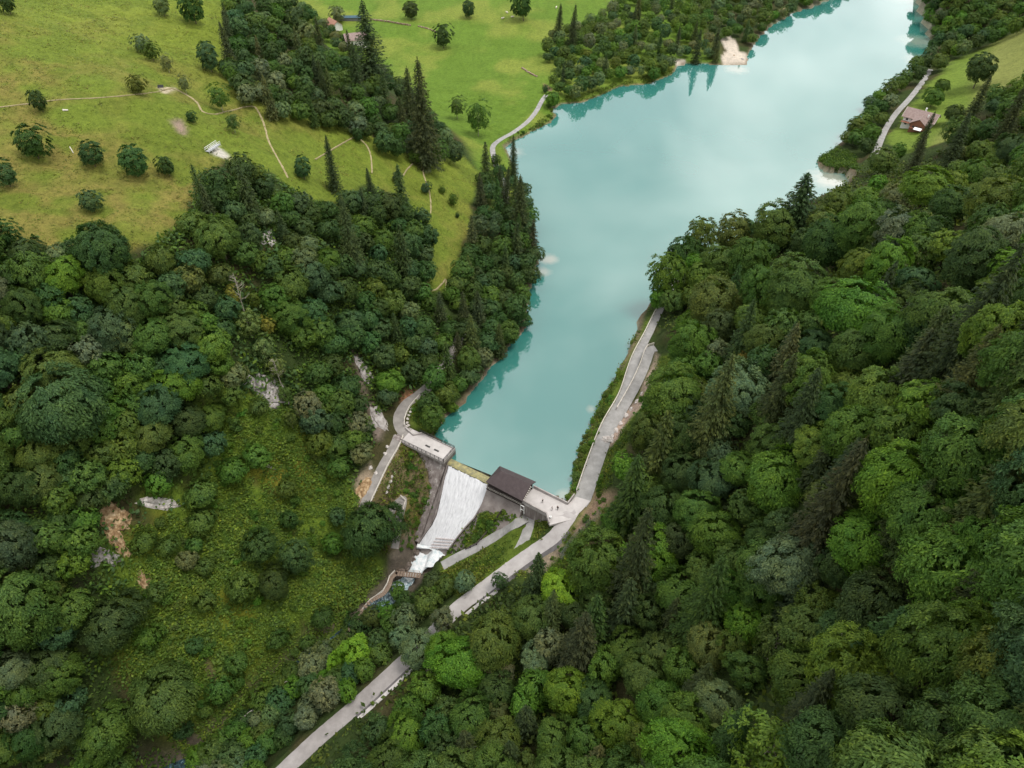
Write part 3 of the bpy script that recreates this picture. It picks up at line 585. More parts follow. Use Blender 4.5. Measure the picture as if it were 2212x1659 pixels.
CLEAR = [  # open ground and water that no crown may cover
 [(928,955),(975,900),(1060,815),(1120,765),(1150,720),(1180,640),(1180,570),(1165,480),(1150,420),(1115,350),(1092,315),(1200,262),(1215,225),(1340,192),(1440,170),(1540,140),(1620,142),(1625,112),(1650,80),(1790,5),(1960,5),(1985,100),(1900,190),(1845,235),(1790,310),(1745,345),(1700,395),(1635,435),(1560,468),(1490,510),(1405,590),(1395,650),(1370,720),(1330,800),(1290,860),(1230,980),(1222,1075),(1050,1010),(960,980)],
 [(850,985),(850,900),(880,845),(905,850),(885,885),(910,930),(980,965),(965,1005),(1060,1020),(1080,1005),(1150,1045),(1225,1085),(1260,1010),(1335,850),(1390,715),(1428,650),(1425,690),(1425,740),(1420,800),(1405,870),(1330,960),(1300,1040),(1262,1085),(1225,1150),(1130,1235),(1075,1262),(1050,1235),(1000,1235),(960,1225),(940,1190),(900,1205),(870,1200),(845,1110),(800,1100),(780,1085)],
 [(1060,320),(1100,280),(1165,215),(1180,215),(1110,305),(1065,330)], [(1900,290),(1930,230),(1970,190),(1985,185),(1960,240),(1915,300)],
 [(760,1540),(870,1410),(880,1428),(735,1572)], [(630,1650),(700,1600),(715,1608),(640,1665)], [(990,1318),(1090,1232),(1105,1245),(1000,1312)], [(858,1238),(905,1236),(890,1255),(850,1300),(795,1318),(830,1290)],
 [(1945,238),(2030,240),(2025,290),(1990,305),(1945,300)], [(1560,85),(1610,120),(1612,140),(1560,140)],
 [(560,800),(600,810),(612,880),(580,890)],[(215,1080),(285,1080),(270,1210),(180,1225),(190,1190),(225,1160)],[(300,1130),(355,1055),(375,1060),(325,1135)],[(568,500),(592,500),(592,530),(570,530)],[(488,600),(528,590),(590,690),(625,760),(640,880),(600,880),(545,790)],[(770,760),(785,760),(830,920),(812,930)]]
CLEAR2 = [[(690,1585),(868,1402),(905,1440),(730,1612)],[(970,1322),(1095,1222),(1120,1255),(1000,1342)],[(588,1672),(645,1612),(672,1626),(640,1676)]]
def covers(u, v, r):
    an = np.arange(12)*.5236; us = np.append(u+r*1.4*np.cos(an), u); vs_ = np.append(v+r*1.4*np.sin(an), v)
    for p in CLEAR2:
        if inpoly(us, vs_, p).any(): return True
    an = np.arange(10)*.6283; us = np.append(u+r*np.cos(an), u); vs_ = np.append(v+r*np.sin(an), v)
    for p in CLEAR:
        if inpoly(us, vs_, p).any(): return True
    return False
def add_tree(t, colour, zone, named=None):
    t['colour'] = colour; t['zone'] = zone; t['named'] = named; t['rot'] = random.uniform(0, 6.28); TREES.append(t)
def single(u, v, wpx, kind, colour, label=None, proto=None, zone='', cat='tree', group=None, grow=1.0):
    """hand-placed tree; wpx = crown width in picture units"""
    pr = PROTO[kind][proto if proto is not None else random.randrange(len(PROTO[kind]))]; D = 8.0
    for _ in range(6):
        P = hit1(u, v, pr['zc']*D/(2*pr['rad']))
        if np.isnan(P[0]): return
        D = wpx*proj(P)[2]/FOC
    k = PROTO[kind].index(pr); t = try_tree(u, v, D, kind, k)
    if t: t['sz'] = grow; t['group'] = group; t['cat'] = cat; add_tree(t, colour, zone, label)
def fill(poly, zone, Dr, mix, space=.58, nt_=2600, kinds=(('broadleaf', 1.0),), clear=True, maxn=400, jit=.3):
    poly = np.array(poly, float); lo, hi = poly.min(0), poly.max(0); n = nt_
    u = RNG.uniform(lo[0], hi[0], n*2); v = RNG.uniform(lo[1], hi[1], n*2); m = inpoly(u, v, poly); u, v = u[m][:n], v[m][:n]
    ks = [random.choices([k for k, _ in kinds], [p for _, p in kinds])[0] for _ in u]; pi = [random.randrange(len(PROTO[k])) for k in ks]
    D = np.array([random.uniform(*(Dr if ks[i] != 'spruce' else (Dr[0]*.62, Dr[1]*.72))) for i in range(len(u))]); lift = np.array([PROTO[ks[i]][pi[i]]['zc']*D[i]/(2*PROTO[ks[i]][pi[i]]['rad']) for i in range(len(u))])
    P = hit(u, v, lift); ok = ~np.isnan(P[:, 0]); dep = np.where(ok, proj(np.nan_to_num(P))[2], 1); wpx = D*FOC/dep; g = H(np.nan_to_num(P[:, 0]), np.nan_to_num(P[:, 1])); cnt = 0
    for i in range(len(u)):
        if not ok[i] or g[i] < .1 and (inpoly(P[i:i+1, 0], P[i:i+1, 1], LAKE)[0]): continue
        if cnt >= maxn: break
        if zone == 'R' and ks[i] == 'spruce' and v[i] < 600: continue
        if TREES:
            A = PLACED[:NP[0]]; dd = np.hypot(A[:, 0]-u[i], A[:, 1]-v[i])
            if (dd < space*(A[:, 2]+wpx[i])/2).any(): continue
        if clear and covers(u[i], v[i], wpx[i]*.34): continue
        bad = False
        for k, (wd, R_) in RD.items():
            if polydist(P[i:i+1, 0], P[i:i+1, 1], R_)[0] < wd/2+.8: bad = True; break
        if bad: continue
        pr = PROTO[ks[i]][pi[i]]; s = D[i]/(2*pr['rad'])
        col = random.choices([c for c, _ in mix], [p for _, p in mix])[0]
        if ks[i] == 'spruce': col = random.choice(['dark brown-green', 'dark brown-green', 'brownish green', 'dark green'])
        if D[i] > 9.6 and ks[i] == 'broadleaf':
            pr = random.choice(PROTO['big']); s = D[i]/(2*pr['rad'])
        add_tree(dict(u=u[i], v=v[i], pos=(P[i, 0], P[i, 1], g[i]-.15*s), s=s, pr=pr, kind=ks[i], D=D[i], w=wpx[i], h=pr['top']*s), col, zone); push(u[i], v[i], wpx[i]); cnt += 1
PLACED = np.zeros((6000, 3)); NP = [0]
def push(u, v, w): PLACED[NP[0]] = (u, v, w); NP[0] += 1
_single0 = single
def single(u, v, wpx, *a, **k):
    n0 = len(TREES); _single0(u, v, wpx, *a, **k)
    if len(TREES) > n0: push(u, v, wpx)
S = single
# -- lone trees of the hill meadow
for a in [
 (82,217,40,'broadleaf','dark green','small dark leaning tree standing alone by the trail at far left',2), (62,298,88,'broadleaf','dark green','wide dark bushy tree low on the left hill meadow',3), (193,330,66,'broadleaf','dark green','dark oval tree right of the wide bushy one on the hill meadow',5),
 (288,345,62,'broadleaf','blue-green','greyish oval tree between two dark trees on the hill meadow',2), (358,357,46,'broadleaf','dark green','small dark round tree below the steel footbridge meadow',8), (8,375,62,'broadleaf','blue-green','dim green tree cut by the left frame edge on the meadow',5), (190,428,52,'broadleaf','blue-green','lone blue-green tree lowest on the open hill meadow',7),
 (292,178,50,'broadleaf','olive green','lone olive tree leaning over a bare trunk above the trail',0), (472,208,54,'thin','mid green','leafy tree on a pale bare trunk beside the winding trail',0), (303,92,44,'broadleaf','grey-green','grey-green tree uppermost of the small copse on the meadow',5), (325,112,40,'broadleaf','olive green','olive tree in the middle of the small meadow copse',0), (357,130,34,'thin','grey-green','thin pale tree at the right of the small meadow copse',1),
 (395,178,30,'thin','grey-green','slim grey tree beside the sandy start of the trail',2), (448,120,56,'broadleaf','blue-green','dark leaning tree just left of the ridge wood',7), (413,14,66,'broadleaf','dark green','big dark tree at the top edge of the hill meadow',1), (347,10,42,'broadleaf','grey-green','grey-green tree beside the big dark one at the top edge',4), (12,6,44,'broadleaf','dark green','dark tree in the top left corner of the meadow',8),
 (411,249,30,'broadleaf','dark green','very small dark round tree in the hollow below the trail bend',3), (502,265,30,'thin','blue-green','thin blue-green tree between trail and footbridge',1), (223,535,122,'broadleaf','dark green','very large dark domed tree at the lower edge of the hill meadow',3), (52,545,96,'broadleaf','dark green','large dark tree left of the domed one at the meadow edge',1), (5,505,70,'broadleaf','dark green','dark tree at the left edge where meadow meets wood',5),
 (774,292,25,'broadleaf','dark green','small dark conical tree where two trail pieces meet',7), (652,362,56,'broadleaf','blue-green','rounded blue-green tree beside the lower trail end',0), (920,404,30,'broadleaf','blue-green','small round tree over the straight trail on the east slope',0), (955,408,22,'broadleaf','mid green','tiny round tree right of the straight trail',5), (978,432,24,'broadleaf','mid green','tiny round tree farthest right on the east meadow',1), (988,465,12,'broadleaf','dark green','tiniest dark tree on the east meadow strip',3), (856,382,24,'broadleaf','blue-green','small tree below the big spruce on the east slope',2), (820,275,38,'broadleaf','blue-green','slender blue-green tree at the ridge wood corner',7), (500,165,34,'thin','mid green','slim tree in front of the ridge wood foot',2),
 # valley meadow
 (957,78,52,'broadleaf','dark green','dark bushy tree at the end of the field hedge',5), (986,230,42,'thin','mid green','open forked tree on the valley meadow above the lake',0), (1031,248,62,'thin','mid green','wide airy tree beside the forked one on the valley meadow',1), (887,16,38,'broadleaf','dark green','dark columnar tree on the stone wall at the top',7), (1012,18,32,'broadleaf','dark green','dark narrow tree right of the resting cows',2), (1131,8,64,'broadleaf','dark green','wide dark tree at the top centre of the pasture',3), (727,28,34,'broadleaf','grey-green','grey-green tree beside the long blue shed',4), (1178,192,18,'broadleaf','blue-green','small round tree at the bend of the shore path',0), (1185,228,14,'broadleaf','mid green','tiny tree between shore path and lake inlet',5), (1070,345,26,'broadleaf','dark green','small dark tree where the shore path enters the wood',1),(1015,255,16,'broadleaf','dark green','little dark bush tree under the airy meadow tree',3),
 # right bank far side
 (2120,150,66,'broadleaf','dark green','dark rounded tree on the pale field at far right',5), (2020,203,52,'broadleaf','mid green','leafy tree in the garden behind the house',1), (2064,240,46,'broadleaf','dark green','round dark tree right of the house',3), (2035,185,34,'broadleaf','mid green','smaller leafy tree at the garden top behind the house',8), (1940,330,34,'broadleaf','fresh green','fresh green tree below the house lawn',5),
 # accents
 (1213,1268,104,'broadleaf','bright lime','bright yellow-green full tree on the slope right of the road',4), (903,1394,92,'broadleaf','grey-green','tall silvery grey-green tree overhanging the lower road',6), (958,1340,62,'broadleaf','grey-green','smaller silvery tree behind the tall silvery one by the road',4), (775,1406,84,'broadleaf','bright lime','bright lime tree on the left side of the lower road',4), (726,1432,54,'broadleaf','bright lime','lower lime-coloured tree beside the bright lime one',9), (838,1322,50,'broadleaf','fresh green','fresh green tree just below the wooden footbridge',0), (858,1276,40,'broadleaf','fresh green','light green tree next to the stream above the boardwalk',5), (803,1332,52,'broadleaf','brownish green','olive-brown tree beside the gorge boardwalk',2), (700,1462,34,'broadleaf','fresh green','small bright green tree in the wood by the lower road',3),
 (2050,530,88,'broadleaf','yellow-green','yellow-green tree high on the right slope near the frame edge',5), (1769,655,44,'broadleaf','yellowing','yellowing sparse tree halfway up the right slope',4), (1606,772,28,'broadleaf','yellowing','small yellowing tree on the right slope above the path',4), (1673,1040,176,'broadleaf','fresh green','very large fresh green tree in the middle of the right slope',1), (1933,1040,188,'broadleaf','yellow-green','very large yellow-green tree right of the fresh green one',0), (1851,940,150,'broadleaf','mid green','large mid green tree just above the two biggest crowns',5), (1850,765,112,'broadleaf','mid green','full green tree in the upper middle of the right slope',0), (2068,672,190,'broadleaf','olive green','huge olive tree in the upper right of the forest',1), (2100,985,215,'broadleaf','olive green','huge dim olive tree at the right frame side',5),
 (2052,1228,240,'broadleaf','yellow-green','biggest yellow-green tree in the lower right of the forest',0), (2019,1418,220,'broadleaf','olive green','huge olive tree below the biggest yellow-green one',5), (1832,1450,190,'broadleaf','yellow-green','large yellow-green tree beside the dark gap at lower right',4), (1533,1392,104,'broadleaf','pale green','pale green tree in the lower right slope wood',4), (1557,1520,108,'broadleaf','grey-green','silvery grey-green tree near the lower right frame edge',6), (1662,1610,200,'thin','yellow-green','open yellow-olive tree with bare limbs at the bottom edge',0), (1680,1385,130,'thin','olive green','thin olive tree with a bare pale stem at lower right',1), (1728,1212,176,'broadleaf','grey-green','large grey-green tufted tree below the biggest crowns',9), (1866,1178,150,'broadleaf','yellow-green','yellow-green tree right of the grey-green tufted one',5), (2176,1560,190,'broadleaf','mid green','large green tree in the bottom right corner',0),
 (1422,1272,62,'broadleaf','pale green','pale silvery tree alone in the dark lower slope',4), (1155,1422,80,'broadleaf','grey-green','pale grey-green crown above the lower road wall',6), (1076,1540,60,'broadleaf','brownish green','brownish pale tree in the wood at bottom centre',4), (1082,1256,36,'broadleaf','blue-green','small dark tree standing at the edge of the main road',2), (1436,598,84,'broadleaf','mid green','leafy tree overhanging the lake where the gravel path enters the forest',7), (1470,556,86,'broadleaf','dark green','dark leafy tree leaning out over the lake above the path end',5), (1424,642,52,'broadleaf','fresh green','fresh green tree right at the end of the gravel path',0), (1512,520,80,'broadleaf','olive green','olive tree on the right lake shore next to the dark leaning one',2), (1490,700,60,'broadleaf','yellow-green','light layered tree above the upper end of the side path',1),
 # gorge wall
 (800,1145,138,'broadleaf','dark green','large dark tree below the hairpin path left of the spillway',1), (562,1172,88,'broadleaf','dark green','upper left tree of the dark trio on the grassy gorge wall',5), (640,1205,78,'broadleaf','blue-green','right blue-green tree of the dark trio on the grassy gorge wall',2), (588,1262,92,'broadleaf','dark green','lowest tree of the dark trio on the grassy gorge wall',7), (346,1497,146,'broadleaf','mid green','large round green tree low on the gorge wall',0), (233,1582,126,'broadleaf','mid green','leafy tree near the bottom left corner of the gorge',5), (238,1337,146,'broadleaf','dark green','broad dark tree below the grey rock on the gorge wall',1), (51,1330,156,'broadleaf','mid green','wide green tree at the left frame edge of the gorge',8), (16,1446,92,'broadleaf','grey-green','grey-green tree at the lower left frame edge',6), (402,1210,54,'broadleaf','grey-green','small grey-green tree on the open grassy gorge wall',9), (113,796,128,'broadleaf','olive green','big pale olive crown high on the gorge wall',4), (140,880,172,'broadleaf','blue-green','huge dark blue-green tree under the pale olive crown',0), (263,722,74,'broadleaf','pale green','pale green upright tree on the upper gorge wall',7), (503,640,46,'thin','yellowing','pale yellowish half-bare tree topmost of the rock spur row',0), (534,695,58,'thin','pale green','pale thin tree in the middle of the rock spur row',1), (566,748,56,'thin','pale green','pale thin tree lowest of the rock spur row',2), (612,850,40,'thin','olive green','olive thin tree beside the grey cliff face',1), (596,796,46,'thin','pale green','pale green thin tree just above the grey cliff face',2), (548,650,40,'thin','olive green','olive thin tree at the upper right of the rock spur row',0), (626,905,40,'thin','olive green','olive thin tree below the grey cliff face',2), (578,700,40,'thin','yellowing','yellowing thin tree on the crest of the rock spur row',1), (840,820,60,'broadleaf','fresh green','fresh green tree left of the dam path bend',3), (975,880,30,'broadleaf','fresh green','small yellow-green tree overhanging the lake near the dam',8), (1010,770,60,'broadleaf','mid green','tall green tree over the path on the left shore',7), (470,500,110,'broadleaf','mid green','broad fresh tree where the hill meadow meets the wood',3), (350,565,70,'broadleaf','mid green','green tree at the corner of the meadow wood',0)]:
    u, v, w, k, c, lab, pi = a
    if k == 'broadleaf': k = 'big' if w > 90 else ('meadow' if v < 560 and u < 1300 else k)
    S(u, v, w, k, c, lab, pi % len(PROTO[k]))
for a in [(800,112,92,'largest dark spruce on the ridge in front of the farm',3), (914,292,100,'tallest dark spruce at the right end of the ridge wood',2), (885,240,52,'slimmer spruce behind the tallest one at the ridge end',1), (768,175,48,'spruce half hidden in the middle of the ridge wood',0), (717,378,48,'lone slender spruce between the two hill trails',0), (800,402,30,'small dark spruce at the end of the trail piece',1), (1108,358,36,'small spruce at the lake edge by the shore path',1), (1122,468,60,'dark spruce among the trees of the left lake shore',2), (1090,425,40,'dark narrow spruce behind the left shore trees',0), (760,538,72,'pale olive spruce rising from the wood below the hill trails',3), (1205,62,34,'left spruce of the pair at the far shore grove',0), (1234,82,34,'right spruce of the pair at the far shore grove',1), (1735,438,128,'solitary tall spruce on the right shore against the lake',3), (2104,236,46,'dark spruce above the house at the forest edge',0), (1992,300,30,'small spruce right in front of the house',0), (1722,930,124,'drooping spruce between big crowns on the right slope',2), (1985,775,112,'pale brown spruce in the upper right forest',1), (2085,830,120,'brown spruce right of the pale brown one',3), (2150,880,120,'brown half-dead spruce at the right frame side',2), (1187,1352,66,'small star-shaped spruce under the bright yellow-green tree',0), (2180,270,60,'dark spruce on the forest edge at far right',1), (1980,345,46,'dark spruce in the wood below the house',1),(2060,330,56,'dark spruce in the wood right below the house',2)]:
    u, v, w, lab, pi = a; S(u, v, w*.78, 'spruce', 'brownish green' if ('pale' in lab or 'brown' in lab or 'star' in lab) else 'dark brown-green', lab, pi)

MIX = [('mid green', .42), ('dark green', .2), ('blue-green', .15), ('olive green', .12), ('grey-green', .05), ('fresh green', .06)]
MIXD = [('dark green', .34), ('blue-green', .3), ('mid green', .28), ('grey-green', .08)]
MIXR = [('mid green', .34), ('olive green', .18), ('dark green', .2), ('yellow-green', .1), ('fresh green', .08), ('blue-green', .07), ('grey-green', .03)]
MIXF = [('mid green', .3), ('grey-green', .2), ('blue-green', .2), ('olive green', .2), ('fresh green', .1)]
B = 'broadleaf'; SPR = 'spruce'
fill([(500,0),(660,0),(700,45),(745,70),(780,110),(850,165),(885,200),(940,260),(975,300),(1000,330),(975,345),(900,342),(850,315),(790,288),(690,255),(600,235),(520,200),(492,165),(485,100)], 'in the dark ridge wood beside the hill meadow', (6.5, 9.5), MIXD, .56, kinds=((B, .95), (SPR, .05)))
fill([(435,385),(475,355),(560,375),(640,425),(705,440),(795,420),(865,415),(905,455),(932,500),(926,580),(915,620),(955,645),(985,690),(990,740),(940,815),(890,838),(835,865),(800,860),(770,800),(740,700),(700,640),(600,600),(560,575),(500,520),(440,500),(400,490)], 'in the wood between hill meadow and dam path', (6.5, 10.5), MIXD, .58, kinds=((B, .95), (SPR, .05)))
fill([(1058,345),(1100,385),(1145,405),(1160,480),(1172,560),(1162,620),(1150,700),(1105,765),(1040,825),(1000,875),(950,915),(915,900),(905,870),(960,800),(1000,715),(975,650),(970,615),(1005,565),(1040,450),(1028,385)], 'in the shore wood left of the lake', (6.5, 9.5), MIXD, .56, kinds=((B, .92), (SPR, .08)), clear=False)
fill([(-80,500),(100,560),(200,520),(300,565),(400,520),(560,620),(700,680),(760,820),(800,900),(790,1000),(735,1030),(690,950),(600,880),(540,830),(480,880),(440,1000),(330,1050),(250,1040),(200,1100),(180,1180),(150,1250),(165,1320),(140,1400),(160,1500),(100,1590),(-80,1500)], 'on the wooded gorge wall below the hill meadow', (7, 12), MIX, .54)
fill([(-80,1480),(100,1560),(200,1560),(260,1659),(240,1760),(-80,1760)], 'in the gorge bottom left of the picture', (6, 10), MIX, .62)
fill([(880,1290),(955,1235),(1010,1235),(1022,1262),(985,1300),(905,1378),(845,1428),(745,1515),(640,1600),(560,1680),(480,1760),(330,1760),(412,1640),(470,1595),(548,1522),(628,1446),(706,1388),(790,1318),(850,1290)], 'between the stream and the lower road', (5.5, 8.5), [('mid green', .35), ('grey-green', .2), ('blue-green', .2), ('fresh green', .15), ('dark green', .1)], .52)
fill([(640,1680),(765,1545),(870,1462),(890,1410),(1000,1335),(1090,1275),(1140,1262),(1200,1240),(1280,1200),(1330,1150),(1322,1080),(1345,985),(1395,905),(1440,850),(1455,785),(1425,740),(1420,650),(1418,600),(1490,528),(1555,488),(1635,452),(1700,425),(1765,428),(1845,415),(1880,370),(1905,345),(1940,330),(1990,320),(2050,310),(2100,262),(2130,210),(2211,165),(2330,160),(2330,1780),(600,1780)], 'R', (7.5, 16), MIXR, .53, 6000, kinds=((B, .91), (SPR, .09)), maxn=500)
fill([(2300,-60),(2000,-60),(2000,20),(1993,60),(1978,130),(1905,195),(1850,250),(1825,300),(1870,320),(1905,270),(1950,205),(1995,165),(2050,115),(2130,85),(2211,66),(2300,50)], 'in the tree belt along the far right shore', (7.5, 10), MIX, .56)
fill([(1165,95),(1205,60),(1260,50),(1335,0),(1350,-60),(1830,-60),(1780,0),(1710,25),(1650,60),(1625,95),(1590,78),(1560,80),(1552,120),(1470,122),(1425,158),(1335,165),(1265,185),(1195,225),(1175,200),(1205,150)], 'in the far grove behind the lake', (6.5, 9.5), MIXF, .56, kinds=((B, .8), ('thin', .15), (SPR, .05)))
if 0: fill([(1800,280),(1840,255),(1850,300),(1830,345),(1800,320)], 'in the tree belt along the far right shore', (5, 7), MIX, .5, clear=False)
fill([(540,850),(610,890),(690,970),(740,1060),(735,1110),(790,1200),(780,1290),(680,1390),(580,1480),(480,1570),(400,1590),(350,1540),(290,1430),(290,1280),(310,1140),(440,1040),(490,890)], 'on the open grassy gorge wall', (4.5, 8.5), [('mid green', .5), ('dark green', .15), ('fresh green', .25), ('blue-green', .1)], .8, 900, maxn=26)
for zn, poly, Dr, n_ in (('S1', [(1428,660),(1372,735),(1340,800),(1306,855),(1270,925),(1238,990),(1226,1075),(1238,1078),(1256,1030),(1290,925),(1330,848),(1395,712)], (1.8, 3.6), 90), ('S2', [(880,975),(905,985),(940,1095),(925,1140),(880,1190),(850,1205),(875,1100)], (1.4, 2.8), 48), ('S3', [(1020,1125),(1100,1115),(1135,1108),(1060,1155),(975,1200),(960,1190)], (1.3, 2.9), 60), ('S4', [(1420,790),(1490,770),(1470,850),(1400,905),(1330,985),(1300,1060),(1320,1100),(1240,1205),(1150,1255),(1225,1165),(1290,1050)], (1.5, 3.2), 60), ('S7', [(540,850),(610,890),(690,970),(745,1060),(740,1110),(790,1200),(800,1290),(690,1390),(590,1480),(480,1590),(400,1600),(350,1540),(290,1430),(290,1280),(330,1140),(440,1040),(490,890)], (1.8, 4.2), 110), ('S5', [(1110,290),(1180,255),(1190,228),(1198,250),(1120,305)], (1.2, 2.4), 14), ('S6', [(890,885),(905,870),(955,920),(935,940)], (1.5, 2.8), 16)):
    fill(poly, zn, Dr, [('mid green', .35), ('fresh green', .3), ('olive green', .2), ('yellow-green', .15)], .5, 900, kinds=(('shrub', 1),), clear=False, maxn=n_)

# ------------------------------------------------------------------ placing trees as objects
SHR = {'S7': 'on the open grassy gorge wall', 'S1': 'on the lake bank beside the gravel path', 'S2': 'on the rocky bank left of the spillway', 'S3': 'on the green bank right of the spillway', 'S4': 'on the scrubby slope right of the gravel path', 'S5': 'on the grass edge by the shore path', 'S6': 'on the left bank below the dam path rail'}
def phrase(t):
    z = t['zone']; u, v = t['u'], t['v']
    if z in SHR: return SHR[z]
    if z == 'R':
        if v < 520: return 'on the right shore slope below the house' if u > 1800 else 'on the right shore overlooking the wide lake'
        if u < 1640 and v < 900: return 'on the slope above the lakeside gravel path'
        if v < 900: return 'in the upper right forest' if u > 1900 else 'in the upper middle of the right slope'
        if v < 1260: return 'in the forest on the right frame side' if u > 1800 else ('in the middle of the right slope' if u > 1450 else 'on the slope just right of the dam')
        if u < 1050: return 'below the lower road at the bottom'
        if u < 1450: return 'on the lower slope right of the main road'
        return 'in the lower right corner forest' if u > 1850 else 'on the lower right slope'
    if 'gorge wall' in z:
        return 'on the upper gorge wall under the meadow' if v < 760 else ('at the left edge of the gorge wall' if u < 230 else 'in the middle of the gorge wall')
    if 'between hill' in z: return 'in the wood just below the hill meadow' if v < 560 else 'in the wood above the dam path'
    if 'ridge wood' in z: return 'in the upper ridge wood by the hill meadow' if v < 150 else 'in the lower ridge wood by the hill meadow'
    if 'far grove' in z: return 'in the far grove left part' if u < 1420 else 'in the far grove behind the small beach'
    return z
for t in TREES:
    r = t['w']/2; t['inframe'] = (-r*.6 < t['u'] < 2211+r*.6) and (-r*.6 < t['v'] < 1659+r*.6)
trees = [t for t in TREES if t['kind'] != 'shrub' and t['inframe']]; shrubs = [t for t in TREES if t['kind'] == 'shrub' and t['inframe']]
trees.sort(key=lambda t: (t['named'] is None, -t['w'])); indiv, rest = trees[:300], trees[300:]+[t for t in TREES if not t['inframe']]
sets = {}
for t in indiv+shrubs:
    if t['named']: t['label'] = t['named']; t['grp'] = None; continue
    kind = {'broadleaf': 'broadleaf tree', 'big': 'broadleaf tree', 'meadow': 'broadleaf tree', 'thin': 'slender tree', 'spruce': 'spruce', 'shrub': 'shrub'}[t['kind']]
    big = {'shrub': 22, 'spruce': 60}.get(t['kind'], 88); size = 'large ' if t['w'] > big*1.35 else ('small ' if t['w'] < big*.62 else '')
    t['base'] = f"{size}{t['colour']} {kind}"; sets.setdefault((t['base'], phrase(t)), []).append(t)
for (b_, ph), L in sets.items():
    picks = [('leftmost', lambda t: t['u']), ('rightmost', lambda t: -t['u']), ('uppermost', lambda t: t['v']), ('lowest', lambda t: -t['v']), ('widest', lambda t: -t['w'])]
    rem = list(L)
    if len(L) > 1:
        for word, key in picks:
            if not rem: break
            b0 = min(L, key=key)
            if b0 in rem: rem.remove(b0); b0['label'] = f"{word} {b_} {ph}"; b0['grp'] = f"{b_}s {ph}"
            if len(rem) == 1 and len(L) <= 4: pass
    for t in rem:
        t['label'] = f"{b_} {ph}" if len(L) == 1 else (f"{b_} among others {ph}"); t['grp'] = f"{b_}s {ph}"
for t in indiv+shrubs:
    nm = {'broadleaf': 'broadleaf_tree', 'big': 'broadleaf_tree', 'meadow': 'broadleaf_tree', 'thin': 'slender_tree', 'spruce': 'spruce_tree', 'shrub': 'shrub'}[t['kind']]; pr = t['pr']
    c0 = np.array(PAL[t['colour']])*np.array([random.uniform(.85, 1.18), random.uniform(.9, 1.12), random.uniform(.8, 1.2)])
    sc = (t['s']*random.uniform(.84, 1.12), t['s']*random.uniform(.84, 1.12), t['s']*random.uniform(.88, 1.22))
    if t['kind'] == 'shrub':
        o = link(nm, pr['crown'], None, t['pos'], t['rot'], sc); o.color = (*c0, 1); tag(o, t['label'], 'shrub', t['grp']); continue
    if t['named'] and 'solitary' in t['named']: sc = (sc[0]*1.05, sc[1]*1.05, sc[2]*.66)
    if t['kind'] == 'spruce' and t['named'] and 'largest' in t['named']: sc = (sc[0]*1.1, sc[1]*1.1, sc[2]*.8)
    root = thing(nm, t['pos'], t['label'], 'tree', t['grp'], t['rot']); root.scale = sc
    root.rotation_euler = (random.gauss(0, .035), random.gauss(0, .035), t['rot'])
    o = link('crown', pr['crown'], root); o.color = (*c0, 1)
    link('trunk', pr['trunk'], root)
# the remaining far and hidden trees: one mass
VV, FF, CC, o_ = [], [], [], 0
for t in rest:
    pr = t['pr']; V, F = pr['V'], pr['F']
    if t['kind'] == 'shrub' or True:
        fr = 1.0 if t['w'] > 160 else (.6 if t['w'] > 100 else (.36 if t['w'] > 55 else .24)); k = int(len(F)*fr); sel = RNG.permutation(len(F))[:k]; F = F[sel]
    Vq = V[F].reshape(-1, 3).copy(); 
    if k < len(pr['F']): cq = Vq.reshape(-1, 4, 3); m_ = cq.mean(1, keepdims=True); Vq = (m_+(cq-m_)*fr**-.42).reshape(-1, 3)
    a = t['rot']; R2 = np.array([[math.cos(a), -math.sin(a)], [math.sin(a), math.cos(a)]]); Vq[:, :2] = Vq[:, :2] @ R2.T; Vq = Vq*t['s']+np.array(t['pos'])
    c0 = np.array(PAL[t['colour']])*np.array([random.uniform(.85, 1.18), random.uniform(.9, 1.12), random.uniform(.8, 1.2)])
    VV.append(Vq); FF.append(np.arange(len(Vq)).reshape(-1, 4)+o_); CC.append(np.tile([*c0, 1], (len(Vq), 1))); o_ += len(Vq)
if VV: tag(link('forest', np_mesh('forest', np.vstack(VV), np.vstack(FF), LEAF_ATTR, np.vstack(CC))), 'distant and half hidden woodland trees that merge into one leafy mass', 'forest', kind='stuff')
print('TREES', len(TREES), 'in frame', len(trees), 'shrubs', len(shrubs), 'rest', len(rest), 'verts', o_)
# ------------------------------------------------------------------ builders for made things
concrete = simple('weathered_concrete', [(.3, (.25, .22, .21)), (.5, (.34, .31, .295)), (.7, (.44, .41, .39))], .5, .9, .2, 4)
paving = simple('pale_concrete_paving', [(.3, (.36, .335, .322)), (.5, (.43, .402, .388)), (.7, (.49, .46, .445))], .35, .85, .1, 3)
stained = simple('stained_concrete', [(.30, (.06, .048, .042)), (.42, (.15, .125, .115)), (.56, (.22, .19, .178)), (.72, (.44, .41, .385))], 1.1, .92, .06, 4, stretch=(.75, .75, .09), detail=4)
faceconc = simple('old_dam_face', [(.30, (.13, .108, .10)), (.5, (.20, .172, .16)), (.7, (.27, .24, .225))], .35, .92, .1, 3)
sillm = simple('algae_sill', [(.3, (.13, .125, .09)), (.5, (.23, .21, .10)), (.68, (.34, .30, .13))], 1.2, .5, .2, 5)
darkwood = simple('dark_wood', [(.3, (.030, .023, .021)), (.55, (.05, .038, .035)), (.75, (.08, .062, .056))], 2.0, .8, .3, 8, stretch=(1, 1, 4))
roofm = simple('brown_roofing', [(.3, (.046, .034, .035)), (.5, (.058, .043, .044)), (.7, (.07, .054, .054))], .9, .7, .25, 6)
palewood = simple('weathered_pale_wood', [(.3, (.46, .42, .36)), (.55, (.56, .52, .46)), (.75, (.64, .60, .54))], 2.5, .85, .2, 8)
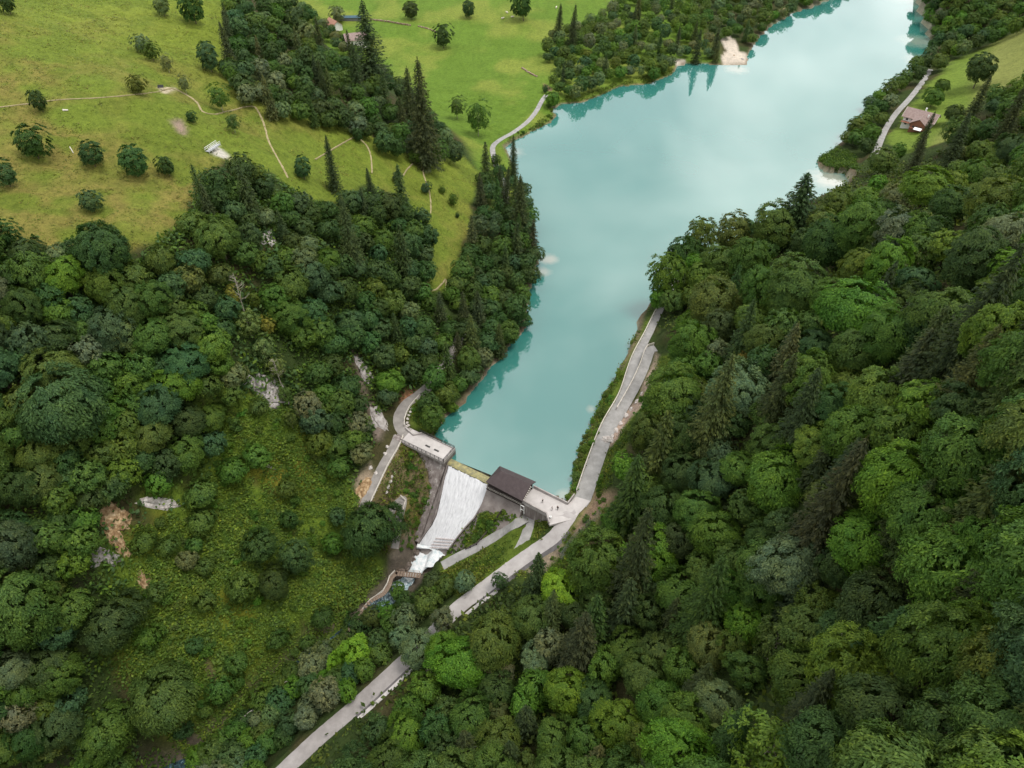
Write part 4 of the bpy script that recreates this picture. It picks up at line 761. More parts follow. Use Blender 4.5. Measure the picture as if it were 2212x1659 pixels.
brownwood = simple('brown_boards', [(.3, (.12, .085, .062)), (.55, (.19, .14, .105)), (.75, (.27, .21, .165))], 2.5, .85, .3, 8)
metal = simple('dark_metal', [(.3, (.045, .043, .042)), (.7, (.085, .08, .078))], 3, .55, .05, 8, .5, .5)
greymetal = simple('galvanised_steel', [(.3, (.30, .31, .32)), (.7, (.48, .49, .50))], 3, .45, .05, 8, .5, .6)
whitem = simple('white_paint', [(.3, (.70, .70, .69)), (.7, (.82, .82, .80))], 2, .6, .05)
rock_grey = simple('grey_rock', [(.28, (.11, .095, .085)), (.45, (.25, .225, .21)), (.6, (.36, .335, .32)), (.75, (.50, .48, .47))], .8, .95, .9, 2.5)
rock_tan = simple('ochre_rock', [(.28, (.09, .05, .025)), (.45, (.24, .15, .075)), (.6, (.40, .29, .17)), (.75, (.58, .47, .33))], .9, .95, .9, 2.5)
rock_pale = simple('pale_rock', [(.28, (.24, .20, .18)), (.5, (.46, .42, .39)), (.72, (.66, .63, .60))], 1.2, .95, .8, 3)
def part(name, V, F, mat, parent, smooth_=False, label=None):
    V = np.asarray(V, float)
    if parent is not None: V = V-np.array(parent.location)
    o = add_mesh(name, V, F, mat, parent, smooth_)
    if label: o['label'] = label
    return o
def boxVF(c, ax, ay, az):
    c = np.array(c, float); ax, ay, az = (np.array(a, float)/2 for a in (ax, ay, az))
    V = [c+sx*ax+sy*ay+sz*az for sz in (-1, 1) for sx, sy in ((-1, -1), (1, -1), (1, 1), (-1, 1))]
    return V, [(3, 2, 1, 0), (4, 5, 6, 7), (0, 1, 5, 4), (1, 2, 6, 5), (2, 3, 7, 6), (3, 0, 4, 7)]
class MB:
    def __init__(s): s.V, s.F = [], []
    def add(s, V, F):
        o = len(s.V); s.V += [np.array(v, float) for v in V]; s.F += [tuple(int(i)+o for i in f) for f in F]; return s
    def box(s, c, ax, ay, az): return s.add(*boxVF(c, ax, ay, az))
    def bar(s, a, b, r, sides=4): return s.add(*tubes([(a, b, r, r)], sides))
    def prism(s, prof, a, b):
        """profile points (n,3) translated from a to b"""
        n = len(prof); A = [np.array(p, float)+a for p in prof]; B = [np.array(p, float)+b for p in prof]
        return s.add(A+B, [tuple(range(n))[::-1], tuple(range(n, 2*n))]+[(i, (i+1) % n, n+(i+1) % n, n+i) for i in range(n)])
    def build(s, name, mat, parent=None, smooth_=False, label=None):
        o = part(name, s.V, s.F, mat, parent, smooth_, label)
        bm = bmesh.new(); bm.from_mesh(o.data); bmesh.ops.recalc_face_normals(bm, faces=bm.faces); bm.to_mesh(o.data); bm.free(); return o
def DW(s_, t_, z): return np.array([DAMO[0]+E1[0]*s_+N1[0]*t_, DAMO[1]+E1[1]*s_+N1[1]*t_, z])
def railing(pts, label, mat, h=1.05, spacing=2.2, nr=2, pr=.06, rr=.055, group=None, cat='railing', name='railing', parent=None, maxp=98):
    P = np.array(pts, float); L = np.concatenate([[0], np.cumsum(np.linalg.norm(np.diff(P, axis=0), axis=1))]); spacing = max(spacing, L[-1]/maxp)
    n = max(2, int(L[-1]/spacing)+1); ss = np.linspace(0, L[-1], n); Q = np.stack([np.interp(ss, L, P[:, k]) for k in range(3)], 1)
    root = parent or thing(name, Q[0], label, cat, group)
    m = MB()
    for k in range(nr):
        hh = h*(1-k/nr)
        for i in range(n-1): m.bar(Q[i]+[0, 0, hh], Q[i+1]+[0, 0, hh], rr if k == 0 else rr*.7)
    m.build('rail', mat, root)
    V, F = boxVF((0, 0, h/2-.2), (pr*2, 0, 0), (0, pr*2, 0), (0, 0, h+.4)); me = None
    for i in range(n):
        if me is None: o = add_mesh('post', V, F, mat, root); me = o.data
        else: o = link('post', me, root)
        o.location = tuple(Q[i]-np.array(root.location))
    return root
def on_ground(pts, dz=0.0):
    a = np.array(pts, float); P = hit(a[:, 0], a[:, 1]); P = P[~np.isnan(P[:, 0])]; P = densify(P[:, :2], 2.0, False); return np.column_stack([P, H(P[:, 0], P[:, 1])+dz])

# ------------------------------------------------------------------ the dam
dam = thing('dam', DW(6, 0, -10), 'concrete dam wall with a white spillway and paved crest at the end of the lake', 'dam')
FS = .83
mb = MB(); prof = [DW(0, t, z)-DW(0, 0, 0) for t, z in ((-4.6, -9), (-4.6, 1.95), (1.5, 1.95), (1.5, 1.35), (1.15, 1.1), (1.15, -.3), (1.15+FS*19, -19.3), (FS*19-4, -22))]
mb.prism(prof, DW(-19.5, 0, 0), DW(-.62, 0, 0)); mb.build('abutment', stained, dam)
mb = MB(); prof = [DW(0, t, z)-DW(0, 0, 0) for t, z in ((-2.1, -8), (-2.1, -.12), (-1.7, .16), (-.5, .16), (-.05, -.15), (.1, -.6), (FS*24, -24.4), (6, -26))]
mb.prism(prof, DW(-.6, 0, 0), DW(14.2, 0, 0)); mb.build('spillway_face', faceconc, dam)
mb = MB(); prof = [DW(0, t, z)-DW(0, 0, 0) for t, z in ((-2.3, -.6), (-2.3, .02), (-1.8, .24), (-.45, .24), (.05, -.06), (.1, -.3))]
mb.prism(prof, DW(-.58, 0, 0), DW(14.18, 0, 0)); mb.build('sill', sillm, dam)
mb = MB(); prof = [DW(0, t, z)-DW(0, 0, 0) for t, z in ((-4.3, -9), (-4.3, 1.1), (1.55, 1.1), (1.55, .1), (1.2, -.1), (1.2+FS*16, -16.2), (6, -20))]
mb.prism(prof, DW(14.22, 0, 0), DW(26.2, 0, 0)); mb.build('abutment', faceconc, dam)
mb = MB(); mb.box(DW(31.6, -1.4, -3.2), np.append(E1*10.7, 0), np.append(N1*5.7, 0), (0, 0, 8.6)); mb.build('deck_wall', stained, dam)
mb = MB(); mb.box(DW(-8.6, -1.5, 2.05), np.append(E1*15.6, 0), np.append(N1*5.7, 0), (0, 0, .2)); mb.build('deck', paving, dam)
pp = [(1150,1053),(1225,1090.5),(1244,1072.5),(1275,1082),(1255,1104),(1234,1122),(1187,1134),(1181,1113),(1128,1085)]
dk = un([p[0] for p in pp], [p[1] for p in pp], 1.66); mb = MB(); n = len(dk)
lo = dk.copy(); lo[:, 2] = 1.0
mb.add(list(lo)+list(dk), [tuple(range(n))[::-1], tuple(range(n, 2*n))]+[(i, (i+1) % n, n+(i+1) % n, n+i) for i in range(n)]); mb.build('deck', paving, dam)
wet = un([1213,1236,1240,1244,1228,1214,1196], [1112,1105,1100,1108,1120,1114,1116], 1.672); part('wet_patch', wet, [tuple(range(7))], simple('damp_paving', [(.3, (.30, .275, .265)), (.7, (.36, .335, .325))], .6, .5, 0), dam)
for s0 in (-8.3, -5.1):
    mb = MB(); c = DW(s0, -1.2, 2.155); 
    mb.box(c, np.append(E1*1.7, 0), np.append(N1*.62, 0), (0, 0, .05))
    for k in range(5): mb.box(c+np.append(E1*(k-2)*.34, .03), np.append(E1*.06, 0), np.append(N1*.6, 0), (0, 0, .03))
    mb.build('grating', metal, dam)
def wallrun(pts, w_, h_, mat, name='parapet', parent=dam, base=.6):
    mb = MB()
    for a, b in zip(pts[:-1], pts[1:]):
        a = np.array(a, float); b = np.array(b, float); d = b-a; L = np.linalg.norm(d[:2]); x = np.append(d[:2]/L, 0); y = np.array([-x[1], x[0], 0])*w_/2
        V = [a-y-[0, 0, base], b-y-[0, 0, base], b+y-[0, 0, base], a+y-[0, 0, base], a-y+[0, 0, h_], b-y+[0, 0, h_], b+y+[0, 0, h_], a+y+[0, 0, h_]]
        mb.add(V, [(3, 2, 1, 0), (4, 5, 6, 7), (0, 1, 5, 4), (1, 2, 6, 5), (2, 3, 7, 6), (3, 0, 4, 7)])
    return mb.build(name, mat, parent)
wallrun([un(1152, 1053, 1.7), un(1225.5, 1089.5, 1.7), un(1240, 1070.5, 1.7)], .32, .95, whitem if False else concrete)
wallrun([un(1127, 1083, 1.7), un(1180, 1111.5, 1.7), un(1186, 1132, 1.3)], .3, .85, concrete)
wallrun([DW(-16.3, 1.42, 2.1), DW(-.75, 1.42, 2.1)], .28, .25, concrete, 'kerb'); wallrun([DW(-.72, 1.3, 2.1), DW(-.72, -4.5, 2.1)], .34, .55, concrete); wallrun([DW(-.95, -4.45, 2.1), DW(-13.2, -4.45, 2.1)], .25, .3, concrete, 'kerb')
# chute edges: sight lines meet the sloping face
def onface(u, v):
    d = ray(u, v); best = None
    for t in np.linspace(100, 330, 6000):
        P = CAM+d*t; tt = (P[:2]-DAMO[:2]) @ N1
        if P[2] < -max(tt, 0)/FS+.12: return P
    return P
LEDG = [(962,1031),(955,1065),(944,1111),(934,1134),(915,1160),(900,1185)]; REDG = [(1051,1062),(1041,1090),(1024,1117.6),(1012,1129),(990,1156),(968,1186)]
Ls = [DW(.15, .06, -.1)]+[onface(*p) for p in LEDG]; Rs = [DW(14.0, .06, -.1)]+[onface(*p) for p in REDG]
def resample(P, n):
    P = np.array(P); L = np.concatenate([[0], np.cumsum(np.linalg.norm(np.diff(P, axis=0), axis=1))]); s_ = np.linspace(0, L[-1], n); return np.stack([np.interp(s_, L, P[:, k]) for k in range(3)], 1)
nA, nB = 90, 70; A_, B_ = resample(Ls, nA), resample(Rs, nA); V = []; nrm3 = np.append(N1*1/math.hypot(1, FS), FS/math.hypot(1, FS))
for i in range(nA):
    for j in range(nB):
        f = j/(nB-1); p = A_[i]*(1-f)+B_[i]*f; x = f*14; y = i/nA*24
        d = .16+.16*(vnoise(np.array(x*3.2), np.array(y*.55), 5)-.4)+.12*(vnoise(np.array(x*9.), np.array(y*1.4), 6)-.5)
        if i == 0: p = p-np.append(N1, 0)*.0+np.append(N1, 0)*.35*vnoise(np.array(x*2.1), np.array(0.), 7); d = .05
        V.append(p+nrm3*float(d))
F = [(i*nB+j, i*nB+j+1, (i+1)*nB+j+1, (i+1)*nB+j) for i in range(nA-1) for j in range(nB-1)]
wm, nt = new_mat('spillway_foam'); out = N(nt, 'ShaderNodeOutputMaterial'); b = N(nt, 'ShaderNodeBsdfPrincipled'); tc = N(nt, 'ShaderNodeTexCoord')
mp = N(nt, 'ShaderNodeMapping'); mp.inputs['Rotation'].default_value = (0, 0, math.atan2(-E1[1], E1[0])); mp.inputs['Scale'].default_value = (1, .15, .12); mp0 = N(nt, 'ShaderNodeVectorRotate', rotation_type='Z_AXIS'); mp0.inputs['Angle'].default_value = -math.atan2(E1[1], E1[0])
nt.links.new(tc.outputs['Object'], mp0.inputs['Vector']); mp.inputs['Rotation'].default_value = (0, 0, 0); nt.links.new(mp0.outputs[0], mp.inputs['Vector'])
n_ = noise_node(nt, 2.6, 6, .7, mp.outputs[0], .4); rr_ = ramp(nt, n_.outputs['Fac'], [(.24, (.33, .33, .35)), (.36, (.50, .50, .52)), (.48, (.62, .62, .64)), (.7, (.70, .70, .715))])
nt.links.new(rr_.outputs[0], b.inputs['Base Color']); b.inputs['Roughness'].default_value = .5; b.inputs['Specular IOR Level'].default_value = .4
bp = N(nt, 'ShaderNodeBump'); bp.inputs['Strength'].default_value = .35; bp.inputs['Distance'].default_value = .1; nt.links.new(n_.outputs['Fac'], bp.inputs['Height']); nt.links.new(bp.outputs[0], b.inputs['Normal']); nt.links.new(b.outputs[0], out.inputs[0])
tag(add_mesh('spillway_water', V, F, wm, None, True), kind='structure')
for ED, sg in ((Ls, -1), (Rs, 1)):
    mb = MB(); E_ = resample(ED, 14)
    for a, b2 in zip(E_[:-1], E_[1:]):
        e = np.append(E1*sg*.42, 0); up = nrm3*.75; dn = -nrm3*.4; e0 = np.append(E1*sg*.06, 0)
        mb.add([a+e0+dn, a+e+dn, a+e+up, a+e0+up, b2+e0+dn, b2+e+dn, b2+e+up, b2+e0+up], [(0, 1, 2, 3), (7, 6, 5, 4), (0, 4, 5, 1), (1, 5, 6, 2), (2, 6, 7, 3), (3, 7, 4, 0)])
    mb.build('training_wall', faceconc, dam)
mb = MB()   # baffle blocks at the toe
for r_ in range(4):
    for k in range(12):
        f = .42+k*.048; i0 = nA-3-r_*4; p = A_[i0]*(1-f)+B_[i0]*f+nrm3*.22
        mb.box(p, np.append(E1*.36, 0), nrm3*.6, np.cross(np.append(E1, 0), nrm3)*.30)
mb.build('baffle_block', faceconc, dam).data.materials[0] = simple('wet_stone_steps', [(.3, (.36, .31, .30)), (.7, (.58, .53, .52))], 2, .6, .2)
# the gatehouse on the crest
gh = thing('gatehouse', DW(20.5, -.8, 1.1), 'dark timber gatehouse with a brown hipped roof standing on the dam crest', 'gatehouse')
R1, R2 = DW(17.2, -1.5, 6.6), DW(26.9, -1.7, 6.45); e1, e2, e3, e4 = DW(14.5, 2.3, 4.0), DW(26.7, 2.75, 3.95), DW(26.9, -4.5, 4.7), DW(15.1, -4.2, 4.5)
mid_f = DW(20.5, 2.75, 3.75); mb = MB(); dz = np.array([0, 0, .22])
tris = [(R1, R2, e2, e1), (R2, R1, e4, e3), (R1, e1, e4)]
for q in tris:
    q = [np.array(p) for p in q]; n = len(q); mb.add([p-dz for p in q]+q, [tuple(range(n))[::-1], tuple(range(n, 2*n))]+[(i, (i+1) % n, n+(i+1) % n, n+i) for i in range(n)])
mb.build('roof', roofm, gh)
for k in range(1, 9):
    f = k/9; p = R2*(1-f)+e2*f+np.append(E1*.12, -.16); mb = MB(); mb.box(p, np.append(E1*.5, 0), np.append(N1*.2, 0), (0, 0, .16)); mb.build('rafter', palewood, gh)
mb = MB()
for k in range(28): mb.box(DW(15.0+k*.41, 1.35, 2.5), np.append(E1*.33, 0), np.append(N1*(.1+.03*(k % 2)), 0), (0, 0, 2.7))
mb.build('front_wall', darkwood, gh)
mb = MB(); mb.box(DW(20.5, -3.7, 2.6), np.append(E1*11.4, 0), np.append(N1*.18, 0), (0, 0, 3.0)); mb.build('back_wall', darkwood, gh)
mb = MB(); mb.box(DW(15.0, -1.2, 2.6), np.append(E1*.16, 0), np.append(N1*4.8, 0), (0, 0, 3.0)); mb.build('side_wall', darkwood, gh)
for k in range(6):
    mb = MB(); mb.bar(DW(15.2+k*2.2, 2.2, 1.0), DW(15.2+k*2.2, 2.2, 3.8), .1); mb.build('post', darkwood, gh)
mb = MB(); mb.box(DW(20.6, 2.0, 1.0), np.append(E1*12.0, 0), np.append(N1*1.0, 0), (0, 0, .22)); mb.build('gallery', darkwood, gh)
mb = MB(); mb.bar(DW(14.8, 2.4, 2.0), DW(26.2, 2.4, 2.0), .05); mb.bar(DW(14.8, 2.4, 1.5), DW(26.2, 2.4, 1.5), .04); mb.build('handrail', palewood, gh)
for k in range(4):
    mb = MB(); mb.box(DW(17.2+k*2.6, 1.27+.17, 3.1), np.append(E1*.8, 0), np.append(N1*.04, 0), (0, 0, .45)); mb.build('window', simple('dim_glass', [(.3, (.10, .09, .07)), (.7, (.2, .18, .14))], 1, .2, 0), gh)
# small steel gate stand and stair against the wall below the deck
st = thing('sluice_frame', DW(26.5, 2.4, .2), 'white steel sluice frame against the wall beside the gatehouse', 'frame')
mb = MB()
for a in (-.55, .55): mb.bar(DW(26.5+a, 2.4, -2.2), DW(26.5+a, 2.4, 1.3), .12)
mb.build('upright', whitem, st); mb = MB(); mb.bar(DW(25.9, 2.4, 1.25), DW(27.1, 2.4, 1.25), .12); mb.bar(DW(25.9, 2.4, -.6), DW(27.1, 2.4, -.6), .1); mb.build('crossbar', whitem, st)

# ------------------------------------------------------------------ railings
railing([DW(-16.2, 1.45, 2.35), DW(-.8, 1.45, 2.35)], 'dark metal railing on the downstream edge of the left dam platform', metal, 1.1, 1.5, 3, .07, .075, 'dark railings round the left dam platform')
railing([DW(-.8, 1.2, 2.35), DW(-.8, -4.4, 2.35)], 'dark metal railing across the spillway end of the left platform', metal, 1.1, 1.4, 3, .07, .075, 'dark railings round the left dam platform')
railing([DW(-.9, -4.45, 2.4), DW(-13.4, -4.45, 2.4)], 'dark metal railing on the lake edge of the left dam platform', metal, 1.1, 1.5, 3, .07, .075, 'dark railings round the left dam platform')
def edge(key, i0, i1, side, off, dz=0):
    wd, P = RD[key]; T = np.gradient(P[:, :2], axis=0); T /= np.linalg.norm(T, axis=1)[:, None]; Rn = np.stack([T[:, 1], -T[:, 0]], 1)*side
    Q = P.copy(); wd = TAPER(len(P))[:, None] if key == 'lakeside_path' else wd; Q[:, :2] += Rn*(wd/2+off); Q[:, 2] += dz; n = len(Q); return Q[int(i0*n):max(int(i1*n), int(i0*n)+2)]
railing(edge('lakeside_path', .10, .97, -1, .1), 'long pale timber railing between the gravel path and the lake', palewood, 1.1, 2.4, 2, .10, .14, 'pale timber railings along paths')
railing(edge('branch_path', .12, 1, -1, .05), 'pale timber railing on the lake side of the upper side path', palewood, 1.1, 2.4, 2, .10, .12, 'pale timber railings along paths')
railing(on_ground([(906,858),(886,880),(874,904),(873,922)])[:, :]*1.0, 'pale curved railing along the bend of the left dam path', palewood, 1.1, 2.2, 2, .10, .12, 'pale timber railings along paths')
wallrun_pts = [un(876, 926, 2.1), un(893, 941, 2.1), un(912, 937.5, 2.1)]
lw = thing('parapet_wall', wallrun_pts[0], 'low pale wall where the left path meets the dam platform', 'wall'); wallrun(wallrun_pts, .4, .7, concrete, 'wall_body', lw)
railing(edge('gorge_path', .12, .9, -1, .15), 'pale railing following the descending path left of the spillway', palewood, 1.1, 2.2, 2, .10, .13, 'pale timber railings along paths')
railing([un(866, 1075, -7.2), un(877, 1081, -7.6), un(866, 1128, -10.8), un(859, 1166, -13.8)], 'pale railing on the outer side of the hairpin path', palewood, 1.1, 2.0, 2, .10, .13, 'pale timber railings along paths')
railing([un(858, 1096, -8.8), un(848, 1108, -9.6), un(838, 1121, -10.4)], 'short pale railing inside the hairpin path', palewood, 1.0, 2.0, 2, .1, .12, 'pale timber railings along paths')
railing(on_ground([(1082,1108),(1068,1129),(1052,1151),(1030,1177),(1007,1188),(977,1188),(949,1213)]), 'dark brown timber railing along the zigzag path below the dam', darkwood, 1.1, 2.0, 2, .12, .15, 'brown timber railings below the dam')

# ------------------------------------------------------------------ boardwalk and footbridge in the gorge
br = thing('footbridge', un(881, 1240, -21.6), 'brown plank footbridge crossing the foaming stream below the spillway', 'footbridge')
def planks(pts, w_, mat, root, name='deck', th=.14):
    P = densify(np.array(pts)[:, :2], .7, False); z = np.interp(np.linspace(0, 1, len(P)), np.linspace(0, 1, len(pts)), np.array(pts)[:, 2]); T = np.gradient(P, axis=0); T /= np.linalg.norm(T, axis=1)[:, None]; mb = MB()
    for p, t, zz in zip(P, T, z): mb.box((*p, zz), (t[0]*.64, t[1]*.64, 0), (-t[1]*w_, t[0]*w_, 0), (0, 0, th))
    return mb.build(name, mat, root)
bp_ = [un(856, 1238, -21.4), un(906, 1243, -21.2)]; planks(bp_, 1.7, brownwood, br)
mb = MB()
for sgn in (-1, 1):
    d = np.array([0, sgn*.8, 0]); mb.bar(np.array(bp_[0])+d+[0, 0, -.2], np.array(bp_[1])+d+[0, 0, -.2], .14)
mb.build('beam', darkwood, br)
railing([np.array(bp_[0])+[0, .85, 0], np.array(bp_[1])+[0, .85, 0]], None, brownwood, 1.0, 1.6, 2, .05, .05, parent=br)
bw = thing('boardwalk', un(840, 1262, -22), 'narrow brown boardwalk clinging to the gorge wall beside the stream', 'boardwalk')
BW = [un(*q) for q in ((856,1238,-21.4),(845,1250,-21.8),(840,1266,-22.2),(827,1285,-22.8),(797,1307,-24),(756,1366,-26.5),(708,1400,-28),(640,1462,-30.2),(562,1531,-32.2),(532,1553,-33),(473,1608,-34.5),(430,1640,-35.5))]
BW = catmull(np.array(BW), 6); planks(BW, 1.25, brownwood, bw)
T = np.gradient(BW[:, :2], axis=0); T /= np.linalg.norm(T, axis=1)[:, None]; BL = BW.copy(); BL[:, 0] += T[:, 1]*.6; BL[:, 1] -= T[:, 0]*.6
railing(BL, None, palewood, 1.05, 2.2, 2, .07, .10, parent=bw)
for q in BW[2:-1:4]:
    mb = MB(); mb.bar(q+[0, 0, -.1], q+[0, 0, -4.5], .1); mb.build('pile', darkwood, bw)
# ------------------------------------------------------------------ road walls, nets, poles
def stripe(P, w_, mat, name, h0=.02):
    return strip(name, P, w_, mat, h0, ragged=.05)
dkasph = simple('dark_asphalt', [(.3, (.085, .078, .078)), (.7, (.13, .12, .12))], .7, .9, .15)
stripe(edge('road', .10, .40, -1, .7, .02), 1.4, dkasph, 'road_shoulder'); stripe(edge('road', .58, .72, -1, .4, .02), .8, dkasph, 'road_shoulder')
for a, b_, lab in ((.575, .725, 'low white concrete wall beside the lower road'), (.34, .44, 'short white concrete kerb wall beside the middle of the road')):
    Q = edge('road', a, b_, -1, 1.2, 0); t_ = thing('road_wall', Q[0], lab, 'wall', 'concrete walls along the main road'); wallrun(list(Q), .9, .55, paving, 'wall_body', t_, 1.2)
def net(pts, hgt, label, group):
    P = on_ground(pts, 0); root = thing('rockfall_net', P[0], label, 'fence', group); L = np.concatenate([[0], np.cumsum(np.linalg.norm(np.diff(P, axis=0), axis=1))]); n = int(L[-1]/.45); Q = np.stack([np.interp(np.linspace(0, L[-1], n), L, P[:, k]) for k in range(3)], 1)
    mb = MB(); m = int(hgt/.4)
    lean = np.array([-.45, .25, 0])
    for q in Q: mb.bar(q, q+lean*hgt*.5+[0, 0, hgt], .022, 3)
    for k in range(m+1):
        for a, b2 in zip(Q[:-1], Q[1:]): o = lean*hgt*.5*k/m+np.array([0, 0, hgt*k/m]); mb.bar(a+o, b2+o, .022, 3)
    mb.build('mesh', greymetal, root)
    for q in Q[::9]: mb = MB(); mb.bar(q-[0, 0, .5], q+lean*hgt*.5+[0, 0, hgt+.1], .09); mb.build('post', metal, root)
net([(1212,1212),(1240,1170),(1262,1148),(1300,1112)], 2.6, 'grey wire rockfall net on the bank right of the road', 'rockfall nets on the right slope')
net([(1420,870),(1432,842),(1445,815)], 2.4, 'short grey wire net above the bare bank by the gravel path', 'rockfall nets on the right slope')
net([(950,1490),(985,1458),(1003,1442)], 2.6, 'grey wire net half hidden in the wood by the lower road', 'rockfall nets on the right slope')
def pole(u, v, h, label):
    g = hit1(u, v); t_ = thing('pole', g, label, 'pole'); mb = MB(); mb.bar(g-[0, 0, .5], g+[0, 0, h], .07, 6); mb.build('shaft', greymetal, t_); mb = MB(); mb.box(g+[0, 0, h+.12], (.34, 0, 0), (0, .34, 0), (0, 0, .26)); mb.build('head', whitem, t_)
pole(1308, 1222, 6.0, 'thin grey pole with a white head on the right slope')
bn = un(1188.7, 1119.3, 1.66); t_ = thing('litter_bin', bn, 'small white bin at the end of the deck wall', 'bin'); mb = MB(); mb.add(*tubes([(bn, bn+[0, 0, .85], .3, .34)], 10)); mb.add(*tubes([(bn+[0, 0, .83], bn+[0, 0, 1.0], .36, .12)], 10)); mb.build('bin_body', whitem, t_)

# ------------------------------------------------------------------ rocks
rock_wet = simple('wet_brown_rock', [(.28, (.035, .027, .022)), (.45, (.095, .075, .06)), (.6, (.16, .13, .11)), (.75, (.28, .25, .22))], 1.1, .6, .9, 2.5)
def rock(u, v, size, mat, label, seed, name='rock', group=None, flat=.6, cat='rock', rotz=None):
    """size = (across, up-slope, thickness) in metres; bedded into the slope"""
    g = hit1(u, v)
    if np.isnan(g[0]): return
    e = 1.5; nx_, ny_ = -(H(g[0]+e, g[1])-H(g[0]-e, g[1]))/(2*e), -(H(g[0], g[1]+e)-H(g[0], g[1]-e))/(2*e); n = unit(np.array([nx_, ny_, 1.0])); n = np.array([float(n[0]), float(n[1]), float(n[2])])
    up = unit(np.array([0, 0, 1.0])-n*n[2]) if n[2] < .995 else np.array([0, 1.0, 0]); ac = np.cross(up, n)
    if rotz is not None: c_, s_ = math.cos(rotz), math.sin(rotz); up, ac = up*c_+ac*s_, ac*c_-up*s_
    if name == 'rock_outcrop': g = g-n*size[2]*.2
    bm = bmesh.new(); bmesh.ops.create_icosphere(bm, subdivisions=4 if max(size) > 3 else 3, radius=1)
    for w_ in bm.verts:
        p = w_.co.copy(); q = p*1.3+Vector((seed*3.7, seed*1.9, 0)); d = 1+.42*mnoise.noise(q)+.26*mnoise.noise(q*2.7)+.16*(abs(mnoise.noise(q*6.1))-.25)+.08*mnoise.noise(q*13)
        p = p*d; r = g+ac*p.x*size[0]/2+up*p.y*size[1]/2+n*(p.z*size[2]/2); w_.co = Vector(r-g)
    me = bpy.data.meshes.new(name); bm.to_mesh(me); bm.free(); me.materials.append(mat)
    tag(link(name, me, None, tuple(g)), label, cat, group)
rock(578, 842, (8.5, 17.4, 3.9), rock_grey, 'tall grey cliff face on the rock spur of the gorge wall', 1, 'rock_outcrop', cat='outcrop', rotz=-.3)
rock(590, 868, (4.7, 5.8, 2.6), rock_grey, 'smaller blue-grey rock just under the cliff face', 2, 'rock_outcrop', cat='outcrop')
rock(580, 515, (6.2, 4.9, 2.3), rock_pale, 'pale pinkish rock in the wood just below the hill meadow', 3, 'rock_outcrop', cat='outcrop')
rock(342, 1088, (3.1, 13.0, 2.1), rock_pale, 'long pale grey rock rib on the upper gorge wall', 4, 'rock_outcrop', cat='outcrop', rotz=-.65)
rock(236, 1110, (5.6, 10.9, 2.6), rock_tan, 'upper ochre rock of the broken outcrop on the gorge wall', 5, 'rock_outcrop', 'ochre and grey rocks of the broken outcrop', cat='outcrop', rotz=-.15)
rock(258, 1122, (5.6, 5.8, 2.6), rock_tan, 'right ochre rock of the broken outcrop on the gorge wall', 6, 'rock_outcrop', 'ochre and grey rocks of the broken outcrop', cat='outcrop')
rock(252, 1165, (2.8, 10.2, 1.8), rock_tan, 'narrow ochre rock streak below the broken outcrop', 7, 'rock_outcrop', 'ochre and grey rocks of the broken outcrop', cat='outcrop', rotz=.1)
rock(226, 1200, (3.1, 8.0, 2.0), rock_grey, 'grey rock rib at the lower end of the broken outcrop', 8, 'rock_outcrop', 'ochre and grey rocks of the broken outcrop', cat='outcrop', rotz=-.35)
rock(196, 1207, (5.3, 4.3, 2.1), rock_grey, 'leftmost grey rock of the broken outcrop', 9, 'rock_outcrop', 'ochre and grey rocks of the broken outcrop', cat='outcrop')
rock(316, 1262, (3.4, 8.0, 1.6), rock_tan, 'small brown rock patch on the grassy gorge wall', 10, 'rock_outcrop', cat='outcrop')
rock(573, 1003, (1.4, 7.2, 1.2), rock_grey, 'narrow grey rock crack in the yellow grass of the gorge wall', 11, 'rock_outcrop', cat='outcrop', rotz=-.5)
rock(812, 900, (5.0, 14.5, 2.1), rock_grey, 'brownish grey rock gully above the dam path', 12, 'rock_outcrop', cat='outcrop', rotz=.35)
rock(786, 800, (3.7, 11.6, 1.8), rock_grey, 'upper dark rock gully in the wood above the dam path', 13, 'rock_outcrop', cat='outcrop', rotz=.3)
rock(788, 1052, (5.0, 6.5, 2.3), rock_tan, 'reddish rock at the outer edge of the descending path', 14, 'rock_outcrop', cat='outcrop')
rock(1312, 950, (3.4, 2.6, 2.2), rock_pale, 'big pale boulder on the bank right of the gravel path', 15, 'boulder', cat='boulder')
for i, (u, v, s) in enumerate([(1330,930,1.5),(1340,915,1.3),(1352,898,1.6),(1362,884,1.2),(1375,868,1.5),(1386,850,1.1),(1322,942,1.0),(1403,845,1.6),(1396,858,1.0),(1345,925,.9)]):
    rock(u, v, (s*1.3, s, s*.8), rock_pale, ['pale rubble stone nearest the big boulder','second pale rubble stone up from the big boulder','pale rubble stone in the lower middle of the bare bank','small pale stone in the middle of the bare bank','pale stone in the upper middle of the bare bank','pale stone high on the bare bank','small stone touching the big boulder','white stone highest right on the bare bank','small stone left of the highest white one','smallest pale stone on the right of the bare bank'][i], 20+i, 'boulder', 'pale stones on the bare bank right of the gravel path', cat='boulder')
for i, (u, v) in enumerate([(880,905),(879,913),(883,897),(886,890),(878,921),(889,884),(882,919)]): rock(u, v, (1.0, .8, .7), rock_pale, ['third','fourth','second from top','third from top','lowest','topmost','second lowest'][i]+' white stone of the row along the dam path rail', 40+i, 'boulder', 'white stones along the dam path rail', cat='stone')
